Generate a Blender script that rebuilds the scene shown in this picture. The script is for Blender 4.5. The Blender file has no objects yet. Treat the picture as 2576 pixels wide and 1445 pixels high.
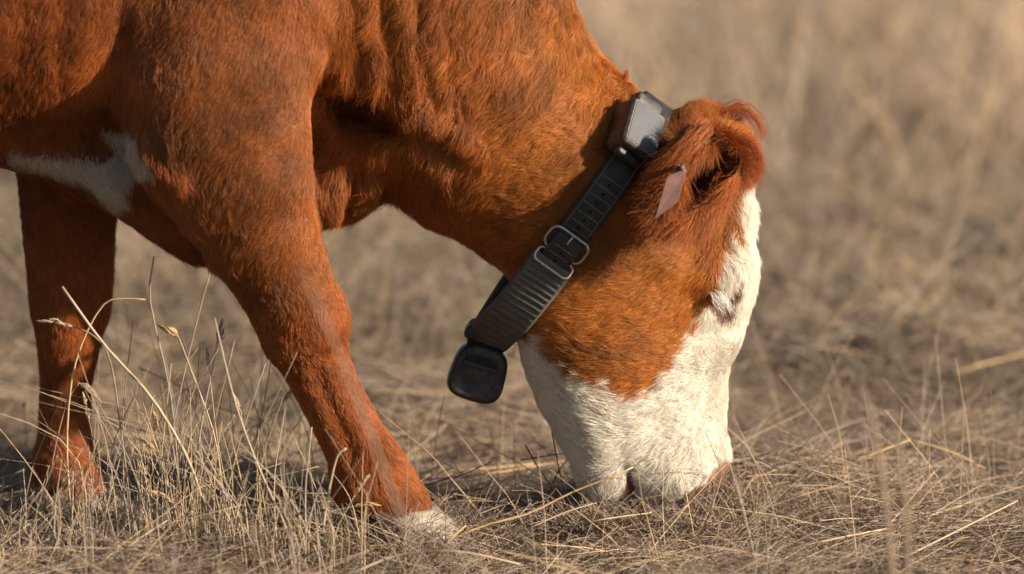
import bpy, math, random, time
import numpy as np
from mathutils import Vector, Matrix
T0 = time.time()
rng = np.random.default_rng(7)
random.seed(7)
scene = bpy.context.scene
R = math.radians

# ------------------------------------------------------------------ camera
PITCH = R(10.0)
DIST = 8.0
WIDE = 1.288                                   # metres across the picture at the cow's midline
CEN = Vector((0.0, 0.0, 0.31))
VIEW = Vector((0.0, math.cos(PITCH), -math.sin(PITCH)))
UPV = Vector((0.0, math.sin(PITCH), math.cos(PITCH)))
CAM = CEN - VIEW * DIST
cam_data = bpy.data.cameras.new('camera')
cam = bpy.data.objects.new('camera', cam_data)
scene.collection.objects.link(cam)
cam.location = CAM
cam.rotation_euler = (R(90) - PITCH, 0, 0)
cam_data.sensor_width = 36.0
cam_data.lens = 36.0 * DIST / WIDE
cam_data.clip_start = 0.1
cam_data.clip_end = 3000
cam_data.dof.use_dof = True
cam_data.dof.focus_distance = DIST - 0.09
cam_data.dof.aperture_fstop = 2.3
scene.camera = cam

# ------------------------------------------------------------------ light
SUN_EL = R(20.0)
SUN_AZ = R(22.0)                               # how far the sun stands on the camera's side of straight right
sun_dir = Vector((math.cos(SUN_EL) * math.cos(SUN_AZ), -math.cos(SUN_EL) * math.sin(SUN_AZ), math.sin(SUN_EL)))
world = bpy.data.worlds.new('World')
scene.world = world
world.use_nodes = True
wn = world.node_tree
bg = wn.nodes['Background']
sky = wn.nodes.new('ShaderNodeTexSky')
sky.sky_type = 'NISHITA'
sky.sun_disc = False
sky.sun_elevation = SUN_EL
sky.sun_rotation = math.atan2(sun_dir.x, sun_dir.y)
wn.links.new(sky.outputs[0], bg.inputs[0])
bg.inputs[1].default_value = 0.055
sl = bpy.data.lights.new('sun', 'SUN')
sl.energy = 5.0
sl.angle = R(0.6)
sl.color = (1.0, 0.87, 0.69)
sun = bpy.data.objects.new('sun', sl)
scene.collection.objects.link(sun)
sun.location = (3, -3, 4)
sun.rotation_euler = sun_dir.to_track_quat('Z', 'Y').to_euler()
scene.view_settings.view_transform = 'Standard'
scene.view_settings.look = 'None'
scene.view_settings.gamma = 1.0
scene.view_settings.exposure = 0.92
scene.cycles.use_denoising = True
scene.cycles.max_bounces = 8
scene.cycles.diffuse_bounces = 4
scene.cycles.transmission_bounces = 8
scene.render.film_transparent = False

# ------------------------------------------------------------------ helpers
def P(px, py, Y=0.0):
    """the point at depth Y seen at picture position (px, py) of 2576 x 1445"""
    d = VIEW + Vector((1, 0, 0)) * ((px - 1288) / 2576 * WIDE / DIST) + UPV * (-(py - 722.5) / 2576 * WIDE / DIST)
    return CAM + d * ((Y - CAM.y) / d.y)

M2 = 1 / 2000.0                                # one picture unit in metres at the cow

_col = scene.collection
def link(o, parent=None):
    _col.objects.link(o)
    if parent is not None:
        o.parent = parent
        o.matrix_parent_inverse = parent.matrix_world.inverted() if False else Matrix.Translation(-parent.location)
    return o

def tag(o, label=None, cat=None, group=None, kind=None):
    if label: o['label'] = label
    if cat: o['category'] = cat
    if group: o['group'] = group
    if kind: o['kind'] = kind
    return o

def empty(name, loc=(0, 0, 0)):
    o = bpy.data.objects.new(name, None)
    o.location = loc
    o.empty_display_size = 0.05
    _col.objects.link(o)
    return o

def mesh_obj(name, v, f, mat, parent=None, smooth=True):
    me = bpy.data.meshes.new(name)
    v = np.asarray(v, dtype=np.float32)
    if isinstance(f, np.ndarray):
        k = f.shape[1]
        me.vertices.add(len(v)); me.vertices.foreach_set('co', v.ravel())
        me.loops.add(f.size); me.loops.foreach_set('vertex_index', f.astype(np.int32).ravel())
        me.polygons.add(len(f)); me.polygons.foreach_set('loop_start', np.arange(0, f.size, k, dtype=np.int32))
        me.update(calc_edges=True)
    else:
        me.from_pydata([tuple(x) for x in v.tolist()], [], f)
    if smooth:
        me.polygons.foreach_set('use_smooth', np.ones(len(me.polygons), dtype=bool))
    me.update()
    if mat: me.materials.append(mat)
    o = bpy.data.objects.new(name, me)
    return link(o, parent)

def smoothstep(a, b, x):
    t = np.clip((x - a) / (b - a), 0, 1)
    return t * t * (3 - 2 * t)

class Noise:
    """smooth vector noise: a sum of random plane waves"""
    def __init__(self, scale, n=28, seed=0, dim=1):
        r = np.random.default_rng(seed)
        k = r.normal(size=(n, 3)); k /= np.linalg.norm(k, axis=1)[:, None]
        self.k = (k * (2 * math.pi / scale) * r.uniform(0.55, 1.6, (n, 1))).astype(np.float32)
        self.ph = r.uniform(0, 6.283, (dim, n)).astype(np.float32)
        self.n = n; self.dim = dim
    def __call__(self, p):
        out = np.zeros((len(p), self.dim), np.float32)
        for c in range(0, len(p), 60000):
            a = p[c:c + 60000].astype(np.float32) @ self.k.T
            for d in range(self.dim):
                out[c:c + 60000, d] = np.sin(a + self.ph[d]).sum(1)
        out *= math.sqrt(2.0 / self.n)
        return out[:, 0] if self.dim == 1 else out

def to_px(p):
    """world points (n,3) -> picture coordinates at the cow"""
    q = p - np.array(CAM)
    z = q @ np.array(VIEW)
    return np.stack([1288 + q[:, 0] / z * DIST / WIDE * 2576, 722.5 - (q @ np.array(UPV)) / z * DIST / WIDE * 2576], 1)

# ------------------------------------------------------------------ materials
def new_mat(name):
    m = bpy.data.materials.new(name); m.use_nodes = True
    nt = m.node_tree
    return m, nt, nt.nodes['Principled BSDF']

def simple_mat(name, col, rough=0.6, metal=0.0, noise=None, bump=0.0, spec=0.5):
    m, nt, b = new_mat(name)
    b.inputs['Roughness'].default_value = rough
    b.inputs['Metallic'].default_value = metal
    b.inputs['Specular IOR Level'].default_value = spec
    if noise:
        sc, col2 = noise
        tc = nt.nodes.new('ShaderNodeTexCoord')
        n = nt.nodes.new('ShaderNodeTexNoise'); n.inputs['Scale'].default_value = sc; n.inputs['Detail'].default_value = 6
        n.inputs['Roughness'].default_value = 0.65
        r = nt.nodes.new('ShaderNodeValToRGB')
        r.color_ramp.elements[0].position = 0.35; r.color_ramp.elements[1].position = 0.68
        r.color_ramp.elements[0].color = (*col, 1); r.color_ramp.elements[1].color = (*col2, 1)
        nt.links.new(tc.outputs['Object'], n.inputs['Vector'])
        nt.links.new(n.outputs['Fac'], r.inputs['Fac'])
        nt.links.new(r.outputs['Color'], b.inputs['Base Color'])
        if bump:
            bp = nt.nodes.new('ShaderNodeBump'); bp.inputs['Strength'].default_value = bump; bp.inputs['Distance'].default_value = 0.002
            nt.links.new(n.outputs['Fac'], bp.inputs['Height']); nt.links.new(bp.outputs['Normal'], b.inputs['Normal'])
    else:
        b.inputs['Base Color'].default_value = (*col, 1)
    return m
# ------------------------------------------------------------------ the cow's body: one distance field, one mesh
H = 0.006
X0, X1 = -1.62, 0.36
Y0, Y1 = -0.36, 0.36
Z0, Z1 = -0.03, 1.08
gx = np.arange(X0, X1, H, dtype=np.float32); gy = np.arange(Y0, Y1, H, dtype=np.float32); gz = np.arange(Z0, Z1, H, dtype=np.float32)
VAL = np.full((len(gx), len(gy), len(gz)), 0.3, np.float32)

def region(lo, hi, pad):
    s = []
    for g, a, b in zip((gx, gy, gz), lo, hi):
        i0 = max(0, int((a - pad - g[0]) / H)); i1 = min(len(g), int((b + pad - g[0]) / H) + 2)
        s.append(slice(i0, max(i1, i0)))
    return tuple(s)

def blend(sub, d, k, op='add'):
    a = VAL[sub]
    if op == 'add':
        h = np.clip(0.5 + 0.5 * (a - d) / k, 0, 1)
        VAL[sub] = a + (d - a) * h - k * h * (1 - h)
    else:                                     # carve
        h = np.clip(0.5 - 0.5 * (a + d) / k, 0, 1)
        VAL[sub] = a + (-d - a) * h + k * h * (1 - h)

def sweep(st, k=0.02, yaw=0.0, yx=1500, power=2.0, op='add'):
    """st: rows of (px, py, Y, half extent in picture units, half width in metres, egg)"""
    C = np.array([list(P(s[0], s[1], s[2])) for s in st], np.float32)
    A = np.array([s[3] * M2 for s in st], np.float32); W = np.array([s[4] for s in st], np.float32)
    E = np.array([s[5] if len(s) > 5 else 0.0 for s in st], np.float32)
    xr = P(yx, 700, 0).x
    big = np.maximum(A, W).max()
    sub = region(C.min(0) - A.max() , C.max(0) + A.max(), k + 0.02 + (W.max() - A.max() if W.max() > A.max() else 0) + abs(yaw) * 0.2)
    x = gx[sub[0]][:, None, None]; y = gy[sub[1]][None, :, None]; z = gz[sub[2]][None, None, :]
    y = y - yaw * (x - xr)
    best = np.full((x.shape[0], y.shape[1], z.shape[2]), 9.0, np.float32)
    for i in range(len(st) - 1):
        c0, c1 = C[i], C[i + 1]
        ex, ey, ez = (c1 - c0)
        L2 = ex * ex + ez * ez + 1e-9
        t = np.clip(((x - c0[0]) * ex + (z - c0[2]) * ez) / L2, 0, 1)
        qx = x - (c0[0] + t * ex); qy = y - (c0[1] + t * ey); qz = z - (c0[2] + t * ez)
        a = A[i] + t * (A[i + 1] - A[i]); w = W[i] + t * (W[i + 1] - W[i]); e = E[i] + t * (E[i + 1] - E[i])
        if abs(E).max() > 0:
            L = math.sqrt(L2)
            side = np.clip((qx * (-ez / L) + qz * (ex / L)) / a, -1.2, 1.2)
            w = w * (1 + e * side)
        u = np.sqrt(qx * qx + qz * qz) / a; v = np.abs(qy) / w
        if power == 2.0:
            k0 = np.sqrt(u * u + v * v) + 1e-6
        else:
            k0 = (u ** power + v ** power) ** (1 / power) + 1e-6
        k1 = np.sqrt((u / a) ** 2 + (v / w) ** 2) + 1e-6
        r2 = np.sqrt(u * u + v * v)
        d = (k0 - 1) * r2 / k1
        best = np.minimum(best, d)
    blend(sub, best, k, op)

def blob(px, py, Y, rx, rz, ry, k=0.02, rot=0.0, op='add', yaw=0.0, yx=1500):
    """ellipsoid; rx, rz in picture units, ry in metres, rot in degrees in the picture"""
    c = np.array(P(px, py, Y), np.float32)
    rx *= M2; rz *= M2
    m = max(rx, rz, ry)
    sub = region(c - m, c + m, k + 0.015)
    x = gx[sub[0]][:, None, None] - c[0]; y = gy[sub[1]][None, :, None] - c[1]; z = gz[sub[2]][None, None, :] - c[2]
    y = y - yaw * x
    cr, sr = math.cos(R(rot)), math.sin(R(rot))
    u = (x * cr - z * sr) / rx; w = (x * sr + z * cr) / rz; v = y / ry
    k0 = np.sqrt(u * u + v * v + w * w) + 1e-6
    k1 = np.sqrt((u / rx) ** 2 + (v / ry) ** 2 + (w / rz) ** 2) + 1e-6
    blend(sub, k0 * (k0 - 1) / k1, k, op)

# trunk
sweep([(-1130, -200, 0, 400, .19), (-760, -170, 0, 500, .235), (-250, -150, 0, 540, .25), (100, -140, 0, 528, .232),
       (420, -110, 0, 500, .185), (620, -60, 0, 430, .145)], k=.04)
# hindquarters, both sides
for s in (-1, 1):
    sweep([(-1050, -150, s * .12, 330, .11), (-1080, 200, s * .14, 260, .095), (-1150, 480, s * .14, 165, .07),
           (-1260, 690, s * .14, 105, .045), (-1290, 800, s * .14, 92, .04), (-1270, 960, s * .14, 68, .034),
           (-1240, 1150, s * .14, 74, .037), (-1200, 1265, s * .14, 80, .042)], k=.06)
# far foreleg
sweep([(420, -260, .12, 240, .08), (330, 20, .135, 240, .085), (225, 250, .15, 195, .078), (178, 420, .15, 136, .068),
       (172, 560, .148, 118, .058), (176, 680, .145, 110, .052), (176, 770, .142, 103, .05), (174, 850, .14, 84, .044),
       (166, 960, .14, 66, .036), (162, 1070, .14, 66, .036), (164, 1170, .14, 84, .042), (185, 1245, .14, 82, .044)], k=.045)
# brisket and dewlap
sweep([(20, 320, -.01, 70, .10), (330, 430, -.01, 108, .115), (510, 535, -.01, 116, .10), (690, 500, -.01, 100, .085),
       (850, 440, -.01, 112, .07)], k=.045)
# near foreleg with the shoulder
sweep([(640, -300, -.10, 250, .08), (590, 0, -.13, 262, .085), (548, 200, -.15, 250, .082), (560, 330, -.155, 236, .08), (605, 440, -.155, 192, .075),
       (655, 570, -.15, 150, .066), (712, 700, -.14, 119, .056), (764, 825, -.135, 108, .05), (790, 900, -.13, 88, .043),
       (824, 980, -.13, 79, .037), (884, 1095, -.13, 80, .037), (938, 1190, -.13, 90, .042), (975, 1238, -.13, 84, .041), (1006, 1272, -.13, 76, .040)], k=.035)
blob(800, 800, -.135, 70, 85, .047, k=.02)                       # front of the knee
blob(905, 1215, -.13, 68, 55, .036, k=.02)                       # fetlock
# tendons and muscle of the near foreleg
sweep([(795, 935, -.175, 9, .010), (838, 1040, -.170, 10, .010), (888, 1150, -.172, 9, .010)], k=.014, op='carve')
blob(716, 868, -.14, 30, 36, .03, k=.025)
# neck
sweep([(860, -300, 0, 430, .16), (1050, 0, 0, 385, .14), (1142, 175, 0, 340, .13), (1240, 300, 0, 312, .122), (1365, 400, 0, 286, .115), (1470, 500, 0, 272, .105)], k=.05)
# head
HY = 0.17
head = [(1742, 432, 0, 148, .080, .1), (1660, 560, 0, 238, .092, .12), (1606, 690, 0, 298, .100, .15), (1588, 780, 0, 294, .098, .08),
        (1580, 850, 0, 270, .090, -.02), (1588, 920, 0, 250, .082, -.08), (1608, 1010, 0, 226, .074, -.08), (1634, 1088, 0, 194, .069, .0)]
sweep(head, k=.03, yaw=HY, power=2.3)
yy = lambda px: HY * (px - 1500) * M2
blob(1480, 740, -.062, 165, 200, .042, k=.03, rot=-15)            # cheek muscle
blob(1650, 640, -.062 + yy(1650), 150, 40, .03, k=.03, rot=25)    # zygomatic arch
blob(1800, 665, -.066 + yy(1800), 90, 75, .03, k=.03)             # brow
blob(1738, 1160, yy(1735), 98, 92, .066, k=.025)                 # muzzle
blob(1680, 1185, -.026 + yy(1680), 84, 70, .044, k=.02)            # upper lip
blob(1520, 1190, -.005 + yy(1510), 72, 72, .052, k=.02)           # chin
# eye socket, nostril, mouth
blob(1815, 768, -.084 + yy(1815), 34, 20, .010, k=.012, op='carve')
blob(1806, 1172, -.068 + yy(1800), 28, 16, .026, k=.008, rot=-50, op='carve')
sweep([(1586, 1190, -.07, 4, .022), (1600, 1235, -.07, 6, .028), (1606, 1330, -.07, 8, .03)], k=.016, op='carve')
# the hollow between shoulder and neck, the crease behind the shoulder
blob(908, 300, -.145, 112, 74, .12, k=.020, rot=20, op='carve')
blob(815, 380, -.14, 26, 200, .06, k=.02, op='carve')
sweep([(312, -60, -.245, 14, .035), (298, 90, -.232, 18, .045), (288, 250, -.222, 24, .050), (318, 350, -.21, 22, .04)], k=.022, op='carve')

def surface_nets():
    v = VAL; s = v < 0
    nx, ny, nz = v.shape
    cnt = np.zeros((nx - 1, ny - 1, nz - 1), np.int8)
    for i in (0, 1):
        for j in (0, 1):
            for k in (0, 1):
                cnt += s[i:nx - 1 + i, j:ny - 1 + j, k:nz - 1 + k]
    ii, jj, kk = np.nonzero((cnt > 0) & (cnt < 8))
    idx = np.full(cnt.shape, -1, np.int32); idx[ii, jj, kk] = np.arange(len(ii))
    acc = np.zeros((len(ii), 3)); n = np.zeros(len(ii))
    cor = [(i, j, k) for i in (0, 1) for j in (0, 1) for k in (0, 1)]
    for a in cor:
        for ax in range(3):
            if a[ax] == 1: continue
            b = list(a); b[ax] = 1
            va = v[ii + a[0], jj + a[1], kk + a[2]]; vb = v[ii + b[0], jj + b[1], kk + b[2]]
            m = (va < 0) != (vb < 0)
            t = np.where(m, va / np.where(m, va - vb, 1), 0)
            for c in range(3):
                acc[:, c] += np.where(m, a[c] + (t if c == ax else 0), 0)
            n += m
    acc /= n[:, None]
    co = np.stack([ii, jj, kk], 1) + acc
    co = co * H + np.array([X0, Y0, Z0])
    quads = []
    for ax in range(3):
        sl0 = [slice(None)] * 3; sl1 = [slice(None)] * 3
        sl0[ax] = slice(0, -1); sl1[ax] = slice(1, None)
        a = s[tuple(sl0)]; b = s[tuple(sl1)]
        e = np.nonzero(a != b)
        e = [q for q in e]
        o1, o2 = (ax + 1) % 3, (ax + 2) % 3
        ok = (e[o1] > 0) & (e[o2] > 0) & (e[o1] < v.shape[o1] - 1) & (e[o2] < v.shape[o2] - 1)
        e = [q[ok] for q in e]
        ins = a[tuple(e)]
        def cell(d1, d2):
            q = [x.copy() for x in e]; q[o1] -= d1; q[o2] -= d2
            return idx[tuple(q)]
        q = np.stack([cell(0, 0), cell(1, 0), cell(1, 1), cell(0, 1)], 1)
        q[~ins] = q[~ins][:, ::-1]
        quads.append(q)
    q = np.concatenate(quads)
    return co, q[(q >= 0).all(1)]

bv, bf = surface_nets()
def vert_smooth(v, f, it, lam=0.5):
    e = np.concatenate([f[:, [0, 1]], f[:, [1, 2]], f[:, [2, 3]], f[:, [3, 0]]]); e = np.unique(np.sort(e, 1), axis=0)
    deg = np.bincount(e.ravel(), minlength=len(v)).astype(float)[:, None]
    for _ in range(it):
        a = np.zeros_like(v)
        for c in range(3):
            a[:, c] = np.bincount(e[:, 0], v[e[:, 1], c], len(v)) + np.bincount(e[:, 1], v[e[:, 0], c], len(v))
        v = v + lam * (a / deg - v)
    return v
bv = vert_smooth(bv, bf, 3)
def vert_normals(v, f):
    fn = np.cross(v[f[:, 2]] - v[f[:, 0]], v[f[:, 3]] - v[f[:, 1]])
    n = np.zeros_like(v)
    for k in range(4):
        for c in range(3):
            n[:, c] += np.bincount(f[:, k], fn[:, c], len(v))
    return n / (np.linalg.norm(n, axis=1)[:, None] + 1e-12)
bn = vert_normals(bv, bf)
# folds and hollows of the skin: (points in the picture, height in mm, width)
FOLDS = [([(165, -40), (150, 120), (162, 260), (140, 330)], -4, 17), ([(212, -40), (198, 150), (222, 300)], 2.5, 20), ([(262, -40), (252, 120), (276, 280)], -5, 16),
         ([(60, -40), (52, 150)], -4, 22), ([(890, -40), (905, 100), (900, 190)], -7, 14), ([(925, -40), (945, 100), (955, 210)], 6, 18), ([(965, -40), (985, 140), (1000, 250)], -8, 14),
         ([(1010, -40), (1030, 120), (1052, 250)], 6, 17), ([(1052, -40), (1078, 150), (1100, 265)], -9, 14), ([(1092, 40), (1112, 180), (1135, 280)], 5, 15), ([(1130, 20), (1142, 180), (1158, 280)], -6, 13),
         ([(845, 205), (930, 222), (1010, 268), (1090, 285), (1160, 325), (1192, 372)], 11, 24), ([(860, 262), (930, 278), (1000, 322), (1075, 345), (1150, 385)], -14, 28),
         ([(1100, 395), (1112, 500)], -4, 11), ([(1142, 385), (1152, 475)], -4, 10), ([(1060, 410), (1062, 510)], -4, 11), ([(985, 455), (962, 520)], -11, 14), ([(945, 440), (930, 515)], 9, 18), ([(905, 410), (888, 490), (880, 560)], -20, 20),
         ([(845, 400), (850, 480), (850, 540)], 8, 18), ([(1738, 600), (1745, 650)], -7, 42), ([(1735, 750), (1742, 800)], -6, 36), ([(1690, 700), (1640, 760)], 3, 40), ([(1560, 1060), (1580, 1170)], -4, 28), ([(1650, 1050), (1660, 1110)], -5, 30), ([(1715, 1060), (1722, 1120)], 4, 26),
         ([(1805, 1090), (1755, 1150), (1722, 1215)], -4, 14), ([(1420, 1010), (1470, 1120)], -4, 30), ([(1765, 1180), (1700, 1235)], 3, 14), ([(1845, 815), (1800, 850)], -5, 18), ([(1770, 700), (1800, 735)], 5, 20),
         ([(1230, 560), (1330, 720)], -4, 26), ([(440, 60), (470, 300)], 5, 70), ([(640, 60), (600, 320)], -5, 60), ([(745, 150), (770, 420)], 6, 30)]
px_f = to_px(bv)
amp = np.zeros(len(bv))
for pl, h_, w_ in FOLDS:
    d_ = np.full(len(bv), 1e9)
    for q0, q1 in zip(pl[:-1], pl[1:]):
        q0 = np.array(q0, float); e_ = np.array(q1, float) - q0
        t_ = np.clip(((px_f - q0) @ e_) / (e_ @ e_), 0, 1)
        d_ = np.minimum(d_, ((px_f - q0 - t_[:, None] * e_) ** 2).sum(1))
    amp += h_ * .001 * (.42 if abs(h_) < 10 else .8) * np.exp(-d_ / (1.3 * w_ * w_))
bv = bv + bn * (amp * smoothstep(.05, .45, -(bn @ np.array(VIEW))) * (bv[:, 1] < .06))[:, None]
bv = vert_smooth(bv, bf, 1, .4)
bn = vert_normals(bv, bf)
print('body', len(bv), round(time.time() - T0, 1))
# ------------------------------------------------------------------ coat: colour, flow and length of the hair
def poly_sd(p, poly):
    """signed distance (inside positive) of points (n,2) to a polygon"""
    poly = np.array(poly, np.float32); n = len(poly)
    d = np.full(len(p), 1e9, np.float32); ins = np.zeros(len(p), bool)
    for i in range(n):
        a = poly[i]; b = poly[(i + 1) % n]; e = b - a
        w = p - a
        t = np.clip((w @ e) / (e @ e), 0, 1)
        q = w - t[:, None] * e
        d = np.minimum(d, (q * q).sum(1))
        c = ((a[1] > p[:, 1]) != (b[1] > p[:, 1])) & (p[:, 0] < e[0] * (p[:, 1] - a[1]) / (e[1] if e[1] != 0 else 1e-9) + a[0])
        ins ^= c
    return np.where(ins, 1, -1) * np.sqrt(d)

FACE = [(1880, 470), (2010, 440), (2010, 1420), (1330, 1420), (1235, 880), (1262, 845), (1295, 848), (1345, 856), (1378, 905), (1412, 945), (1450, 958), (1500, 968),
        (1545, 1000), (1590, 1008), (1625, 990), (1655, 955), (1690, 915), (1722, 862), (1748, 820), (1772, 776), (1792, 748), (1816, 712), (1820, 668), (1850, 606), (1872, 622),
        (1876, 560), (1872, 500)]
THROAT = [(1185, 660), (1215, 668), (1240, 700), (1232, 770), (1300, 850), (1270, 900), (1215, 840), (1170, 740)]
BELLY = [(20, 392), (130, 408), (262, 415), (292, 388), (255, 342), (310, 340), (352, 372), (388, 425), (388, 456), (335, 462), (318, 500), (330, 532), (290, 545), (210, 470), (100, 440), (20, 420)]
NOSE = [(1850, 1140), (1826, 1152), (1802, 1178), (1778, 1210), (1738, 1238), (1680, 1258), (1600, 1262), (1600, 1320), (1880, 1320)]
LIP = [(1592, 1172), (1612, 1190), (1606, 1290), (1555, 1290), (1572, 1220)]
HOLEDARK = [(1768, 728), (1802, 722), (1846, 762), (1846, 822), (1815, 815), (1788, 794)]
TEAR = [(1846, 742), (1868, 732), (1866, 756), (1850, 770)]
n_edge = Noise(0.022, seed=3); n_edge2 = Noise(0.007, seed=4); n_big = Noise(0.16, seed=5); n_mid = Noise(0.035, seed=6)

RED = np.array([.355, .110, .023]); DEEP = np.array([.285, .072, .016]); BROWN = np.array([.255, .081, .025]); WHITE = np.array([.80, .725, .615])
def coat(p):
    """white share, colour and bareness of the coat at world points"""
    px = to_px(p).astype(np.float32)
    wob = 8 * n_edge(p) + 3 * n_edge2(p)
    near = p[:, 1] < 0.075
    w = smoothstep(-7, 7, poly_sd(px, FACE) + wob)
    w = np.maximum(w, smoothstep(-7, 7, poly_sd(px, THROAT) + wob))
    w = np.maximum(w, smoothstep(-7, 7, poly_sd(px, BELLY) + .25 * wob) * near)
    dark = np.maximum(smoothstep(-5, 5, poly_sd(px, HOLEDARK) + .5 * wob), smoothstep(-5, 5, poly_sd(px, TEAR) + .4 * wob)) * near
    nose = smoothstep(-6, 4, poly_sd(px, NOSE) + .35 * wob)
    lip = smoothstep(-4, 4, poly_sd(px, LIP) + .3 * wob)
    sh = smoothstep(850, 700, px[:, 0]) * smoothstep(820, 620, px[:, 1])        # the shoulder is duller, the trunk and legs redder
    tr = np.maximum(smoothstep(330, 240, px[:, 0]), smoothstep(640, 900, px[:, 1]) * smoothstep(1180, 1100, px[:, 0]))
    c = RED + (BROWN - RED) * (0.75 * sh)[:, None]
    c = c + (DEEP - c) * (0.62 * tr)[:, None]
    hd = smoothstep(1180, 1420, px[:, 0])[:, None]
    c = c + (np.array([.380, .126, .024]) - c) * hd
    c = c * (1 + 0.17 * n_big(p) + 0.10 * n_mid(p))[:, None]
    # greyed hair on the lower jaw, creamy on the nose bridge
    wc = WHITE * (1 - 0.06 * np.clip(n_mid(p), -1, 1))[:, None]
    wc = wc * np.where(px[:, :1] < 600, np.array([[.74, .68, .62]]), 1.0)      # soiled belly, its white also darkened and warmed against blue sky shade
    c = c + (wc - c) * w[:, None]
    c = c + (np.array([.13, .038, .016]) - c) * (dark * .92)[:, None]
    return px, w, c, nose, lip

# picture x, y, direction x, y (y down), hair length in mm, lift, waviness
GUIDE = np.array([
    (1855, 325, .55, .45, 22, .5, 1.2), (1888, 400, .25, .95, 18, .42, .9), (1790, 300, .1, -.5, 22, .5, 1.2), (1870, 450, .15, 1.0, 18, .4, .9),
    (1400, 100, -.60, .80, 13, .32, 1.0), (1500, 200, -.55, .75, 14, .34, 1.0), (1580, 250, -.5, .5, 14, .4, 1.0), (1450, 330, -.85, .45, 11, .3, .8),
    (1330, 500, -1.0, .15, 9, .25, .5), (1400, 480, -1, .1, 8, .25, .5), (1200, 420, -.75, .65, 13, .33, .7), (1200, 200, -.45, .9, 15, .33, 1.0), (1060, 450, -.25, 1.0, 17, .34, .8),
    (1130, 330, -.5, .8, 20, .4, 1.2), (950, 130, -.10, 1.0, 24, .28, .8), (1060, 100, -.2, 1.0, 22, .3, .9), (850, 120, -.05, 1.0, 20, .28, .7), (1000, 260, -.1, 1.0, 24, .34, .9),
    (700, 100, -.35, .9, 10, .24, .42), (600, 250, -.55, .83, 9, .22, .4), (450, 100, -.45, .9, 9, .23, .4), (520, 380, -.4, .9, 9, .23, .42), (350, 200, -.15, 1.0, 16, .3, .6), (450, 420, -.05, 1.0, 24, .34, .7), (380, 360, .05, 1.0, 20, .34, .7),
    (700, 420, -.75, .65, 8, .23, .42), (770, 300, -.7, .7, 8, .23, .4), (650, 600, -.55, .85, 9, .25, .5), (560, 600, -.25, .95, 14, .3, .6), (760, 620, -.3, .95, 8, .25, .5),
    (720, 740, .15, .98, 8, .25, .5), (800, 720, .1, .98, 7, .25, .5), (780, 860, .3, .95, 7, .26, .5), (860, 1050, .45, .9, 7, .25, .4), (900, 1180, .35, .95, 11, .3, .6), (870, 1260, .1, 1.0, 16, .36, .7), (1020, 1260, .55, .83, 8, .28, .4),
    (60, 150, -.35, .93, 10, .25, .6), (200, 200, -.2, .97, 10, .25, .6), (100, 340, -.1, 1.0, 10, .25, .6), (240, 330, -.1, 1.0, 10, .25, .5), (200, 440, .5, .8, 14, .3, .6), (330, 420, .2, .95, 9, .25, .4), (430, 600, .35, .93, 18, .36, .8), (510, 630, .4, .9, 20, .4, .8),
    (880, 420, -.2, 1.0, 22, .35, .9), (850, 530, .0, 1.0, 18, .36, .8), (930, 500, -.4, .9, 20, .4, .8), (1000, 490, -.35, .93, 17, .33, .7), (1130, 560, -.5, .85, 14, .3, .6), (1180, 640, -.2, .98, 12, .3, .5),
    (1270, 620, -.9, .45, 9, .25, .5), (1440, 650, -1, .2, 9, .24, .4), (1400, 780, -1, .2, 11, .25, .5), (1550, 720, -1, .12, 11, .24, .5), (1600, 880, -1, .02, 13, .26, .7), (1450, 900, -.98, -.15, 13, .26, .6), (1680, 800, -.95, .25, 10, .25, .5),
    (1550, 600, -.9, .4, 12, .28, .7), (1680, 640, -.95, .3, 10, .28, .6), (1800, 560, -.45, .9, 14, .38, 1.3), (1750, 560, -.8, .55, 13, .33, 1.0), (1840, 480, -.25, .95, 17, .4, 1.3), (1870, 560, .0, 1.0, 14, .42, 1.4),
    (1760, 690, -.6, .75, 10, .28, .6), (1820, 670, .25, .95, 16, .32, .6), (1850, 720, .35, .93, 13, .32, .6), (1885, 640, .2, .95, 13, .4, 1.2), (1740, 780, -.8, .6, 9, .25, .4), (1800, 800, -.4, .9, 7, .22, .4),
    (1380, 960, -.55, -.83, 10, .25, .4), (1430, 1060, -.62, -.75, 11, .26, .5), (1520, 1030, -.95, -.25, 12, .26, .7), (1500, 1150, -.8, -.5, 12, .28, .6), (1650, 1050, -1, .05, 11, .28, .8), (1750, 1000, -.9, .3, 10, .28, .8), (1740, 920, -.85, -.2, 9, .26, .6),
    (1800, 880, -.65, -.7, 8, .25, .5), (1825, 1000, -.35, -.9, 7, .25, .4), (1770, 1120, -.8, .5, 8, .3, .7), (1690, 1190, -.65, .75, 11, .36, .8), (1620, 1210, -.5, .85, 12, .36, .7), (1520, 1230, -.4, .85, 9, .3, .5),
    (170, 600, .0, 1.0, 8, .25, .4), (170, 1000, .0, 1.0, 8, .25, .4), (190, 1200, .1, 1.0, 12, .3, .5), (100, 800, -.1, 1.0, 9, .25, .4)], np.float32)

def flow(px):
    out = np.zeros((len(px), 5), np.float32)
    for c in range(0, len(px), 40000):
        d2 = ((px[c:c + 40000, None, :] - GUIDE[None, :, :2]) ** 2).sum(2) + 900.0
        w = d2 ** -2.0
        out[c:c + 40000] = (w @ GUIDE[:, 2:]) / w.sum(1)[:, None]
    return out

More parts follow.
